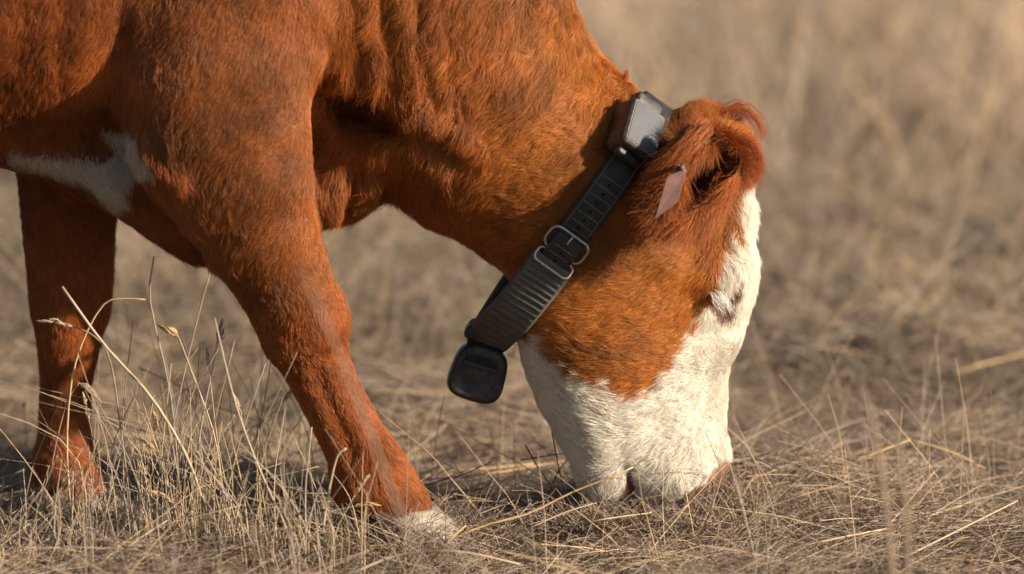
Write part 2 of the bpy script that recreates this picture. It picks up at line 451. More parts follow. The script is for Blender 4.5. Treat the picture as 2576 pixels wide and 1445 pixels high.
def hair_object(name, pts, col, rad_root, rad_tip, mat, parent=None):
    """pts (n, k, 3), col (n, 3)"""
    n, k, _ = pts.shape
    cu = bpy.data.hair_curves.new(name)
    cu.add_curves([k] * n)
    cu.attributes['position'].data.foreach_set('vector', np.ascontiguousarray(pts, np.float32).ravel())
    t = np.linspace(0, 1, k, dtype=np.float32)
    rr = np.asarray(rad_root, np.float32) * np.ones(n, np.float32)
    rad = rr[:, None] * (1 + (rad_tip - 1) * t[None, :] ** 1.5)
    a = cu.attributes.get('radius') or cu.attributes.new('radius', 'FLOAT', 'POINT')
    a.data.foreach_set('value', rad.astype(np.float32).ravel())
    ca = cu.attributes.new('col', 'FLOAT_COLOR', 'CURVE')
    ca.data.foreach_set('color', np.concatenate([col, np.ones((n, 1))], 1).astype(np.float32).ravel())
    cu.materials.append(mat)
    o = bpy.data.objects.new(name, cu)
    return link(o, parent)

def hair_mat(name, rough=0.45, radial=0.5):
    m = bpy.data.materials.new(name); m.use_nodes = True
    nt = m.node_tree; nt.nodes.clear()
    out = nt.nodes.new('ShaderNodeOutputMaterial')
    at = nt.nodes.new('ShaderNodeAttribute'); at.attribute_name = 'col'
    h = nt.nodes.new('ShaderNodeBsdfPrincipled')
    h.inputs['Roughness'].default_value = rough
    h.inputs['Specular IOR Level'].default_value = .27
    nt.links.new(at.outputs['Color'], h.inputs['Base Color'])
    nt.links.new(h.outputs[0], out.inputs['Surface'])
    return m

def grow(root, nrm, tan, length, lift, wave, k=5, seed=0, jitter=0.16, droop=0.0):
    """strands from roots; tan unit tangents, lift = sine of the angle to the skin"""
    r = np.random.default_rng(seed)
    n = len(root)
    bit = np.cross(nrm, tan)
    a = wave * (0.42 * Noise(0.045, seed=seed + 11)(root) + 0.12 * Noise(0.012, seed=seed + 12)(root)) + r.normal(0, jitter, n)
    curl = wave * (0.35 * Noise(0.016, seed=seed + 13)(root)) + r.normal(0, .15, n)
    lift = lift * (1 + 0.22 * Noise(0.016, seed=seed + 14)(root) + .20 * Noise(0.0055, seed=seed + 16)(root)) + r.normal(0, .05, n)
    lift = np.clip(lift, .05, .95)
    clump = Noise(0.0075, seed=seed + 15, dim=3)(root) * (0.08 * length * wave)[:, None]
    t = np.linspace(0, 1, k)
    pts = np.empty((n, k, 3), np.float32)
    p = root - nrm * 0.0006
    pts[:, 0] = p
    for i in range(1, k):
        tm = (t[i] + t[i - 1]) / 2
        ang = a + curl * (tm - .25)
        d = tan * np.cos(ang)[:, None] + bit * np.sin(ang)[:, None]
        l = lift * (1 - 1.15 * tm)
        d = d * np.sqrt(np.maximum(1 - l * l, .05))[:, None] + nrm * l[:, None]
        d[:, 2] -= droop * tm
        p = p + d * (length / (k - 1))[:, None]
        pts[:, i] = p + clump * (t[i] ** 1.5)
    return pts
# ------------------------------------------------------------------ the cow
cow = empty('cow', (0, 0, 0))
tag(cow, 'red-brown and white young cow grazing with its muzzle in dry grass', 'cow')
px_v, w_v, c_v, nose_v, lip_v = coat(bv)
skin_c = c_v * 0.42
skin_c = skin_c + (np.array([.15, .080, .055]) * (1 + .35 * np.clip(n_edge(bv), -1, 1))[:, None] - skin_c) * nose_v[:, None]
skin_c = skin_c + (np.array([.11, .052, .04]) - skin_c) * lip_v[:, None]
heel = smoothstep(.056, .044, bv[:, 2])
skin_c = skin_c + (np.array([.22, .165, .125]) - skin_c) * heel[:, None]
skin, nt, b = new_mat('skin')
at = nt.nodes.new('ShaderNodeAttribute'); at.attribute_name = 'col'
nt.links.new(at.outputs['Color'], b.inputs['Base Color'])
b.inputs['Roughness'].default_value = 0.6
b.inputs['Specular IOR Level'].default_value = 0.12
tn = nt.nodes.new('ShaderNodeTexNoise'); tn.inputs['Scale'].default_value = 260
bp = nt.nodes.new('ShaderNodeBump'); bp.inputs['Strength'].default_value = 0.5; bp.inputs['Distance'].default_value = 0.002
nt.links.new(tn.outputs['Fac'], bp.inputs['Height']); nt.links.new(bp.outputs['Normal'], b.inputs['Normal'])
body = mesh_obj('body', bv, bf, skin, cow)
ca = body.data.attributes.new('col', 'FLOAT_COLOR', 'POINT')
ca.data.foreach_set('color', np.concatenate([skin_c, np.ones((len(bv), 1))], 1).astype(np.float32).ravel())

COLLAR_A = np.array([1628., 300.]); COLLAR_B = np.array([1222., 848.])     # the collar's line across the neck in the picture
def collar_dist(px):
    d = COLLAR_B - COLLAR_A; d /= np.linalg.norm(d)
    q = px - COLLAR_A
    s = q @ d
    return np.abs(q[:, 0] * -d[1] + q[:, 1] * d[0]), s

NHAIR = int(globals().get('NHAIR', 600000))
tri = np.concatenate([bf[:, [0, 1, 2]], bf[:, [0, 2, 3]]])
ta = bv[tri[:, 1]] - bv[tri[:, 0]]; tb = bv[tri[:, 2]] - bv[tri[:, 0]]
tn_ = np.cross(ta, tb); area = np.linalg.norm(tn_, axis=1) / 2
cen = bv[tri].mean(1); cpx = to_px(cen)
fn = tn_ / (2 * area[:, None] + 1e-12)
facing = -(fn @ np.array(VIEW))
infr = (cpx[:, 0] > -260) & (cpx[:, 0] < 2100) & (cpx[:, 1] > -260) & (cpx[:, 1] < 1500)
wide = (cpx[:, 0] > -1000) & (cpx[:, 1] > -900) & (facing > -.5)
dens = area * np.where(infr & (facing > -.45), 1.0, np.where(wide, .22, .05))
dens *= np.where(infr & (cpx[:, 0] > 1200) & (cpx[:, 1] > 350), 1.35, 1.0)
pick = rng.choice(len(tri), NHAIR, p=dens / dens.sum())
u1 = np.sqrt(rng.random(NHAIR))[:, None]; u2 = rng.random(NHAIR)[:, None]
w0, w1, w2 = 1 - u1, u1 * (1 - u2), u1 * u2
T = tri[pick]
root = bv[T[:, 0]] * w0 + bv[T[:, 1]] * w1 + bv[T[:, 2]] * w2
nrm = bn[T[:, 0]] * w0 + bn[T[:, 1]] * w1 + bn[T[:, 2]] * w2
nrm /= np.linalg.norm(nrm, axis=1)[:, None]
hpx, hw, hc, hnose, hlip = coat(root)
g = flow(hpx)
L = g[:, 2] * 0.00135
lift = g[:, 3]; wave = g[:, 4]
bare = np.maximum(hnose, hlip)
cd, cs = collar_dist(hpx)
under = smoothstep(62, 40, cd) * (cs > -60) * (cs < 720)
L = L * (1 - 0.6 * under) * (1 - .75 * bare) * rng.uniform(.65, 1.25, NHAIR)
lift = lift * (1 - .7 * under)
keep = rng.random(NHAIR) > bare * 1.15
front = (root[:, 2] > np.where((hpx[:, 0] > 860) & (hpx[:, 0] < 1250) & (root[:, 1] < 0), .047, .014) + rng.normal(0, .0015, NHAIR))
keep &= front
d3 = np.stack([g[:, 0], np.zeros(NHAIR), -g[:, 1]], 1)
tan = d3 - nrm * (d3 * nrm).sum(1)[:, None]
tan /= np.linalg.norm(tan, axis=1)[:, None] + 1e-9
pts = grow(root, nrm, tan, L, lift, wave, seed=1)
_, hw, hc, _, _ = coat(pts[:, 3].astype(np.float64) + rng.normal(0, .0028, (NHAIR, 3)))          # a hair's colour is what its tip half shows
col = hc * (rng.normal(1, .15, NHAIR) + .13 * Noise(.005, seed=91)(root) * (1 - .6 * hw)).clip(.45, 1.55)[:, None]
col[:, 1] *= rng.normal(1, .07, NHAIR)
fur_mat = hair_mat('fur')
rad = np.where(hpx[:, 0] > 1150, .00015, .00017) * rng.uniform(.8, 1.25, NHAIR)
fur = hair_object('fur', pts[keep], col[keep].clip(.004, .93), (rad * np.where((hpx[:, 0] < -260) | (hpx[:, 1] < -260), 2.0, 1.0))[keep], .35, fur_mat, cow)
tag(fur, kind='stuff')
print('fur', keep.sum(), round(time.time() - T0, 1))
# ------------------------------------------------------------------ shape helpers
def sdf(p):
    p = np.atleast_2d(np.asarray(p, float))
    q = (p - np.array([X0, Y0, Z0])) / H
    q = np.clip(q, 0, np.array(VAL.shape) - 1.001)
    i = q.astype(int); f = q - i
    out = np.zeros(len(p))
    for a in (0, 1):
        for b_ in (0, 1):
            for c in (0, 1):
                w = (f[:, 0] if a else 1 - f[:, 0]) * (f[:, 1] if b_ else 1 - f[:, 1]) * (f[:, 2] if c else 1 - f[:, 2])
                out += w * VAL[i[:, 0] + a, i[:, 1] + b_, i[:, 2] + c]
    return out

def surf(px, py, lo=-.34):
    """depth Y where the body is first met at a picture position"""
    ys = np.linspace(lo, .3, 400)
    s = sdf([list(P(px, py, y)) for y in ys])
    k = np.nonzero(s < 0)[0]
    return ys[k[0]] if len(k) else 0.0

def loft(rings, close=True, cap0=True, cap1=True):
    """rings: (m, n, 3) -> verts, faces"""
    rings = np.asarray(rings, float); m, n, _ = rings.shape
    v = rings.reshape(-1, 3)
    f = []
    for i in range(m - 1):
        for j in range(n if close else n - 1):
            a = i * n + j; b_ = i * n + (j + 1) % n
            f.append((a, b_, b_ + n, a + n))
    if cap0: f.append(tuple(range(n - 1, -1, -1)))
    if cap1: f.append(tuple((m - 1) * n + j for j in range(n)))
    return v, f

def tube(path, r, n=10, closed=False):
    path = np.asarray(path, float); m = len(path)
    r = np.ones(m) * r
    tg = np.roll(path, -1, 0) - np.roll(path, 1, 0) if closed else np.gradient(path, axis=0)
    tg /= np.linalg.norm(tg, axis=1)[:, None] + 1e-12
    ref = np.array([0.13, 0.9, 0.4])
    u = np.cross(tg, ref); u /= np.linalg.norm(u, axis=1)[:, None] + 1e-12
    w = np.cross(tg, u)
    a = np.linspace(0, 2 * math.pi, n, endpoint=False)
    rings = path[:, None, :] + r[:, None, None] * (np.cos(a)[None, :, None] * u[:, None, :] + np.sin(a)[None, :, None] * w[:, None, :])
    if closed: rings = np.concatenate([rings, rings[:1]])
    return loft(rings, cap0=not closed, cap1=not closed)

def rrect(hx, hy, r, n=6):
    """rounded rectangle outline, (k,2)"""
    o = []
    for cx, cy, a0 in ((hx - r, hy - r, 0), (-hx + r, hy - r, 90), (-hx + r, -hy + r, 180), (hx - r, -hy + r, 270)):
        for i in range(n + 1):
            a = R(a0 + 90 * i / n)
            o.append((cx + r * math.cos(a), cy + r * math.sin(a)))
    return np.array(o)

def join(parts):
    v = []; f = []; n = 0
    for pv, pf in parts:
        v.append(np.asarray(pv)); f += [tuple(int(i) + n for i in q) for q in pf]; n += len(pv)
    return np.concatenate(v), f

def rbox(c, ax, ay, az, hx, hy, hz, r, bev=None, n=6):
    """rounded box: outline rounded by r in the ax/ay plane, edges softened by bev along az"""
    c, ax, ay, az = (np.array(q, float) for q in (c, ax, ay, az))
    bev = bev or min(r, hz) * .6
    rings = []
    for t, s in ((-1, 1.0), (-1, .0)) : pass
    prof = []
    for i in range(5):
        a = math.pi / 2 * i / 4
        prof.append((-hz + bev - bev * math.cos(a), bev - bev * math.sin(a)))
    prof = prof + [(-z, ins) for z, ins in reversed(prof)]
    for z, ins in prof:
        o = rrect(hx - ins, hy - ins, max(r - ins, .0006), n)
        rings.append(c + o[:, :1] * ax + o[:, 1:] * ay + z * az)
    return loft(rings)

# ------------------------------------------------------------------ tracking collar: a ring round the neck
A3 = np.array(P(*COLLAR_A, 0)); B3 = np.array(P(*COLLAR_B, 0))
DD = (B3 - A3); DD[1] = 0; DD /= np.linalg.norm(DD)
YV = np.array([0, 1., 0]); CW = np.array([-DD[2], 0, DD[0]])                # CW: across the strap, right and down in the picture
if CW[0] < 0: CW = -CW
cc = (A3 + B3) / 2; cc[1] = 0.0
hull_in = []
for a in np.linspace(0, 2 * math.pi, 160, endpoint=False):
    dr = math.cos(a) * DD - math.sin(a) * YV
    best = 0
    for off in (-.018, 0, .018):
        r_ = np.linspace(.3, .02, 500)
        s = sdf(cc + off * CW + r_[:, None] * dr)
        k = np.nonzero(s < 0)[0]
        if len(k): best = max(best, r_[k[0]])
    hull_in.append(((best + .007) * math.cos(a), (best + .007) * math.sin(a)))
bot = (np.array(P(1226, 842, -.02)) - cc) @ DD
hull_in += [(bot, .018), (bot, -.002)]
hp = sorted(hull_in)
def cross2(o, a, b_): return (a[0] - o[0]) * (b_[1] - o[1]) - (a[1] - o[1]) * (b_[0] - o[0])
lo_, up_ = [], []
for q in hp:
    while len(lo_) > 1 and cross2(lo_[-2], lo_[-1], q) <= 0: lo_.pop()
    lo_.append(q)
for q in reversed(hp):
    while len(up_) > 1 and cross2(up_[-2], up_[-1], q) <= 0: up_.pop()
    up_.append(q)
hull = np.array(lo_[:-1] + up_[:-1])
hull = np.concatenate([hull, hull[:1]])
sl_ = np.concatenate([[0], np.cumsum(np.linalg.norm(np.diff(hull, axis=0), axis=1))])
ts = np.linspace(0, sl_[-1], 400, endpoint=False)
ring2 = np.stack([np.interp(ts, sl_, hull[:, 0]), np.interp(ts, sl_, hull[:, 1])], 1)
for _ in range(6): ring2 = (np.roll(ring2, 1, 0) + ring2 * 2 + np.roll(ring2, -1, 0)) / 4
ring3 = cc + ring2[:, :1] * DD - ring2[:, 1:] * YV
rt = np.roll(ring3, -1, 0) - np.roll(ring3, 1, 0); rt /= np.linalg.norm(rt, axis=1)[:, None]
rn = np.cross(rt, CW); rn /= np.linalg.norm(rn, axis=1)[:, None]
if ((ring3 - ring3.mean(0)) * rn).sum() < 0: rn = -rn
ring_s = to_px(ring3); ring_s = (ring_s - COLLAR_A) @ ((COLLAR_B - COLLAR_A) / np.linalg.norm(COLLAR_B - COLLAR_A))
near_i = np.nonzero(ring2[:, 1] > -.003)[0]
near_i = near_i[np.argsort(ring_s[near_i])]
far_i = np.nonzero(ring2[:, 1] < .003)[0]; far_i = far_i[np.argsort(ring_s[far_i])]
def at_ring(s, idx=near_i):
    """point, outward normal and downward tangent of the collar at distance s (picture units from the nape)"""
    x = ring_s[idx]
    p = np.array([np.interp(s, x, ring3[idx, c]) for c in range(3)])
    n = np.array([np.interp(s, x, rn[idx, c]) for c in range(3)]); n /= np.linalg.norm(n)
    t = np.array([np.interp(s + 6, x, ring3[idx, c]) - np.interp(s - 6, x, ring3[idx, c]) for c in range(3)]); t /= np.linalg.norm(t) + 1e-9
    return p, n, t

def worn(name, dark, dust, rough, sc=60, amount=(.5, .75), bump=.15, spec=.4):
    """dark plastic or leather with dusty rubbed patches"""
    m, nt, b = new_mat(name)
    b.inputs['Roughness'].default_value = rough; b.inputs['Specular IOR Level'].default_value = spec
    tc = nt.nodes.new('ShaderNodeTexCoord')
    n1 = nt.nodes.new('ShaderNodeTexNoise'); n1.inputs['Scale'].default_value = sc; n1.inputs['Detail'].default_value = 8; n1.inputs['Roughness'].default_value = .7
    n2 = nt.nodes.new('ShaderNodeTexNoise'); n2.inputs['Scale'].default_value = sc * 9; n2.inputs['Detail'].default_value = 4
    mx = nt.nodes.new('ShaderNodeMath'); mx.operation = 'MULTIPLY_ADD'; mx.inputs[1].default_value = .35
    r = nt.nodes.new('ShaderNodeValToRGB')
    r.color_ramp.elements[0].position = amount[0]; r.color_ramp.elements[1].position = amount[1]
    r.color_ramp.elements[0].color = (*dark, 1); r.color_ramp.elements[1].color = (*dust, 1)
    nt.links.new(tc.outputs['Object'], n1.inputs['Vector']); nt.links.new(tc.outputs['Object'], n2.inputs['Vector'])
    nt.links.new(n2.outputs['Fac'], mx.inputs[0]); nt.links.new(n1.outputs['Fac'], mx.inputs[2])
    nt.links.new(mx.outputs[0], r.inputs['Fac']); nt.links.new(r.outputs['Color'], b.inputs['Base Color'])
    bp = nt.nodes.new('ShaderNodeBump'); bp.inputs['Strength'].default_value = bump; bp.inputs['Distance'].default_value = .001
    nt.links.new(n2.outputs['Fac'], bp.inputs['Height']); nt.links.new(bp.outputs['Normal'], b.inputs['Normal'])
    return m
leather = worn('black_leather', (.016, .015, .016), (.06, .052, .045), .55, 45, (.6, .95), .3)
rubber = worn('ribbed_rubber', (.078, .074, .068), (.125, .117, .105), .95, 30, (.5, .95), .3, .08)
plastic = worn('black_plastic', (.014, .014, .016), (.075, .066, .056), .45, 40, (.62, .95), .2)
webbing_m = worn('webbing', (.013, .012, .012), (.05, .04, .034), .8, 60, (.6, .95), .5, .2)
steel = simple_mat('worn_steel', (.50, .49, .47), .38, .85, (90, (.34, .33, .32)))
thread = simple_mat('tan_thread', (.42, .27, .15), .8)
panel_m = simple_mat('solar_panel', (.080, .085, .100), .6, 0, (25, (.105, .11, .125)), spec=.25)
grime = simple_mat('dried_dirt', (.22, .16, .105), .9, 0, (200, (.12, .09, .07)), .5)
hole_m = simple_mat('hole_dark', (.004, .004, .004), .9)

collar = empty('tracking_collar', tuple(P(1226, 850, 0)))
tag(collar, 'black livestock tracking collar buckled round the cow\'s neck', 'collar')
def part(name, vf, m, parent=collar, smooth=True):
    o = mesh_obj(name, vf[0], vf[1], m, None, smooth)
    o.parent = parent
    o.matrix_parent_inverse = Matrix.Translation(-(Vector(collar.location)))
    if parent is not collar: o.matrix_parent_inverse = Matrix.Identity(4)
    return o
# the strap, all the way round
rings = []
sec = rrect(.0205, .0019, .0012, 2)
for i in list(range(400)) + [0]:
    rings.append(ring3[i] + sec[:, :1] * CW + sec[:, 1:] * rn[i])
strap = part('strap', loft(rings, cap0=False, cap1=False), leather)
# doubled strap tail between the two rings, bowed outward
rings = []
for k in range(25):
    s = 338 + 100 * k / 24
    p, n, t = at_ring(s)
    sec = rrect(.0185, .0019, .0012, 2)
    lift_ = .0042 + .0075 * math.sin(math.pi * k / 24) ** .8
    rings.append(p + n * lift_ + sec[:, :1] * CW + sec[:, 1:] * n)
part('strap_tail', loft(rings), leather)
# stitching
st_ = []
def stitch(a, b_, n):
    tv = np.array(b_) - np.array(a)
    L_ = np.linalg.norm(tv); tv /= L_
    sd = np.cross(tv, n); sd /= np.linalg.norm(sd)
    st_.append(rbox((np.array(a) + b_) / 2 + n * .00015, tv, sd, n, L_ / 2, .00028, .00028, .0002, .00015, 1))
def on(s, x, h=.00205):
    p, n, t = at_ring(s); return p + x * CW + n * h, n
for x in (-.0165, .0165):
    s = 95
    while s < 338:
        a, n = on(s, x); b_, _ = on(s + 4.6, x); stitch(a, b_, n); s += 7.2
for s in [178, 205, 232, 258.5, 285, 311, 332]:
    for j in range(8):
        x = -.0145 + j * .0038
        a, n = on(s, x); b_, _ = on(s, x + .0026); stitch(a, b_, n)
for s in [384, 405]:
    for j in range(7):
        x = -.013 + j * .0038
        k = (s - 338) / 100
        h = .0064 + .0075 * math.sin(math.pi * k) ** .8
        a, n = on(s, x, h); b_, _ = on(s, x + .0026, h); stitch(a, b_, n)
tag(part('stitching', join(st_), thread, smooth=False), kind='stuff')
# punched holes, drawn as near-black discs for the shade inside them
for s in (192, 218.6, 245, 272, 298, 322):
    p, n, t = at_ring(s)
    pth = [p - n * .001, p + n * .0022]
    part('punched_hole_disc', tube(pth, .0022, 12), hole_m)
for s in (368, 395, 418):
    p, n, t = at_ring(s); k = (s - 338) / 100
    h = .0061 + .0075 * math.sin(math.pi * k) ** .8
    part('punched_hole_disc', tube([p + n * (h - .002), p + n * (h + .0003)], .0020, 12), hole_m)
# two steel rings and the pin
def steel_ring(name, s, hx, hy, h, tilt, rr=.0019):
    p, n, t = at_ring(s)
    t2 = t * math.cos(tilt) + n * math.sin(tilt)
    o = rrect(hx, hy, min(hx, hy) * .68, 8)
    path = p + n * h + o[:, :1] * CW + o[:, 1:] * t2
    return part(name, tube(path, rr, 10, True), steel)
buckle = steel_ring('buckle', 372, .027, .0155, .0085, R(-14))
p, n, t = at_ring(352)
bp_ = [p + n * .0105 + t * .000, p + n * .0125 - t * .004, p + n * .0100 - t * .010 + n * .001]
p2, n2, t2 = at_ring(368)
part('buckle_pin', tube([p2 + n2 * .013 + t2 * .001, p + n * .0125 + t * .001, p + n * .0120 - t * .0035], .0018, 10), steel)
steel_ring('sleeve_ring', 426, .0255, .0095, .0095, R(35))

def sleeve(name, idx, s0, s1, hw, ht, lift_):
    m_, k_ = 150, 9
    rings = []
    for i in range(m_ + 1):
        f_ = i / m_; s = s0 + (s1 - s0) * f_
        p, n, t = at_ring(s, idx)
        endr = min(1, min(f_, 1 - f_) / .02) ** .5
        sec = rrect(hw * (.93 + .07 * endr), ht * (.72 + .28 * endr), ht * .8 * (.72 + .28 * endr), 6).copy()
        # insert points across the outer face so that the ribs have an edge of their own
        top = np.linspace(1, -1, 15)[1:-1]
        o = []
        for j, (x, y) in enumerate(sec):
            o.append((x, y))
            if j == 6:
                for q in top: o.append((q * (hw - ht * .75), ht * (.72 + .28 * endr)))
        o = np.array(o)
        body_ = min(1, max(0, (f_ - .075) / .03)) * min(1, max(0, (.93 - f_) / .03))
        wv = .5 - .5 * math.cos(2 * math.pi * (f_ * 17.0))
        edge = np.clip((1 - np.abs(o[:, 0] / hw) - .13) / .12, 0, 1)
        phase = .5 - .5 * np.cos(2 * math.pi * (f_ * 17.0 + .18 * np.sin(o[:, 0] / hw * 2.2)))
        o[:, 1] -= np.where(o[:, 1] > ht * .5, .0021 * body_ * edge * phase, 0)
        rings.append(p + n * lift_ + o[:, :1] * CW + o[:, 1:] * n)
    return part(name, loft(rings), rubber)
sleeve('rubber_sleeve', near_i, 424, 676, .0285, .0085, .0050)
sleeve('rubber_sleeve', far_i, 470, 672, .0235, .0075, .0045)
# keeper band, webbing and the counterweight
kc = np.array(P(1222, 846, -.024)); kd = np.array(P(1275, 866, -.024)) - np.array(P(1170, 830, -.024)); kd /= np.linalg.norm(kd)
ku = np.cross(kd, [0, 1, 0]); ku /= np.linalg.norm(ku)
part('keeper_band', rbox(kc, kd, ku, [0, 1, 0], .0275, .0085, .0135, .006, .003), plastic)
wc_ = np.array(P(1203, 938, -.026))
wa = np.array(P(1250, 954, 0)) - np.array(P(1160, 927, 0)); wa /= np.linalg.norm(wa)
wf = np.array([-.16, -.97, .10]); wf -= wa * (wf @ wa); wf /= np.linalg.norm(wf)
wu = np.cross(wa, wf); wu *= -1 if wu[2] < 0 else 1
def weight():
    rings = []
    prof = []
    for i in range(9):
        a = math.pi * i / 8
        prof.append((-math.cos(a) * .0165, .84 + .16 * math.sin(a) ** .7))
    k_ = 44; a = np.linspace(0, 2 * math.pi, k_, endpoint=False)
    ou = np.sign(np.cos(a)) * np.abs(np.cos(a)) ** .62 * .0355; ov = np.sign(np.sin(a)) * np.abs(np.sin(a)) ** .62 * .0365
    ou = ou * (1 - .07 * ov / .0365)
    for dz, sc in prof:
        rings.append(wc_ + (ou * sc)[:, None] * wa + (ov * sc)[:, None] * wu + dz * wf)
    # recessed face
    fr = wc_ - wu * .004
    for sc, dz in ((.66, .0168), (.60, .0160), (.56, .0150), (.3, .0148)):
        rings.append(fr + (ou * sc)[:, None] * wa + (ov * sc)[:, None] * wu + dz * wf)
    return loft(rings)
cw = part('counterweight', weight(), plastic)
# webbing runs from the keeper down into a slot of the weight
wb = []
top = kc - ku * .006 * (1 if ku[2] > 0 else -1) + wf * .004
end = wc_ + wu * .0115 + wf * .0172
for i in range(41):
    f_ = i / 40
    q = top + (end - top) * f_ + wf * (.0035 * math.sin(math.pi * min(1, f_ * 1.1)))
    th = .0016 + .00045 * math.sin(f_ * 2 * math.pi * 11)
    sec = rrect(.0215, th, .0012, 2)
    wb.append(q + sec[:, :1] * wa + sec[:, 1:] * wf)
part('webbing', loft(wb), webbing_m)
part('slot_bar', rbox(wc_ + wu * .0100 + wf * .0170, wa, wu, wf, .0235, .0028, .0022, .002, .001, 3), plastic)
# tracker box with its solar panel near the nape
bw = np.array([.78 * .92, .38, -.62 * .92]); bw /= np.linalg.norm(bw)
bt = np.array([-.32 * .75, -.66, -.95 * .75]); bt -= bw * (bt @ bw); bt /= np.linalg.norm(bt)
bnm = np.cross(bw, bt); bnm *= 1 if bnm[1] < 0 else -1
pr, nr_, tr_ = at_ring(40)
face = np.array(P(1624, 323, pr[1] - .030))
part('tracker_case', rbox(face - bnm * .0185, bw, bt, bnm, .0285, .0345, .0175, .009, .0045, 5), plastic)
part('panel_rim', rbox(face - bnm * .0008, bw, bt, bnm, .0252, .0308, .0012, .004, .0009, 4), grime)
part('solar_panel', rbox(face + bnm * .0002, bw, bt, bnm, .0232, .0285, .0010, .0018, .0004, 3), panel_m)
part('case_lug', rbox(face - bnm * .012 - bt * .038, bw, bt, bnm, .021, .0095, .0100, .006, .004, 4), plastic)
part('case_lug', rbox(face - bnm * .020 + bt * .036, bw, bt, bnm, .021, .007, .0065, .005, .003, 4), plastic)
print('collar', round(time.time() - T0, 1))
# ------------------------------------------------------------------ ear, eye, hooves, locks of long hair
def catmull(pts, n):
    pts = np.asarray(pts, float)
    q = np.concatenate([2 * pts[:1] - pts[1:2], pts, 2 * pts[-1:] - pts[-2:-1]])
    u = np.linspace(0, len(pts) - 1, n); i = np.minimum(u.astype(int), len(pts) - 2); t = (u - i)[:, None]
    a, b_, c, d = q[i], q[i + 1], q[i + 2], q[i + 3]
    return .5 * (2 * b_ + (c - a) * t + (2 * a - 5 * b_ + 4 * c - d) * t ** 2 + (3 * b_ - a - 3 * c + d) * t ** 3)

LOCK_P, LOCK_C, LOCK_R = [], [], []
def lock(guide, n, r0, r1, col, rad=.00022, k=9, fray=.25, seed=0, spreadlen=.3):
    """a lock of long hair that follows guide points (px, py, Y)"""
    r = np.random.default_rng(seed + 100)
    g_ = catmull([list(P(*q)) for q in guide], k)
    seglen = np.linalg.norm(g_[-1] - g_[0])
    o = r.normal(size=(n, 3)); o /= np.linalg.norm(o, axis=1)[:, None]; o *= (r.random(n) ** .5)[:, None]
    o[:, 1] *= .8
    t = np.linspace(0, 1, k)
    lenf = 1 - spreadlen * r.random(n)
    cut = np.clip(t[None, :] * lenf[:, None], 0, 1) * (k - 1)
    i = np.minimum(cut.astype(int), k - 2); f_ = (cut - i)[..., None]
    base = g_[i] * (1 - f_) + g_[i + 1] * f_
    rad_ = r0 + (r1 - r0) * t
    wob = r.normal(0, 1, (n, 1, 3)) * fray * seglen * .25 * (t[None, :, None] ** 2)
    ph = r.uniform(0, 6.28, (n, 1)); fr = r.uniform(4, 9, (n, 1))
    wv = np.sin(ph + fr * t[None, :])[..., None] * r.normal(0, 1, (n, 1, 3)) * .0012
    LOCK_P.append((base + o[:, None, :] * rad_[None, :, None] + wob + wv).reshape(n, k, 3))
    c = np.array(col)[None, :] * r.normal(1, .2, (n, 1)).clip(.5, 1.6)
    LOCK_C.append(c); LOCK_R.append(np.full(n, rad))

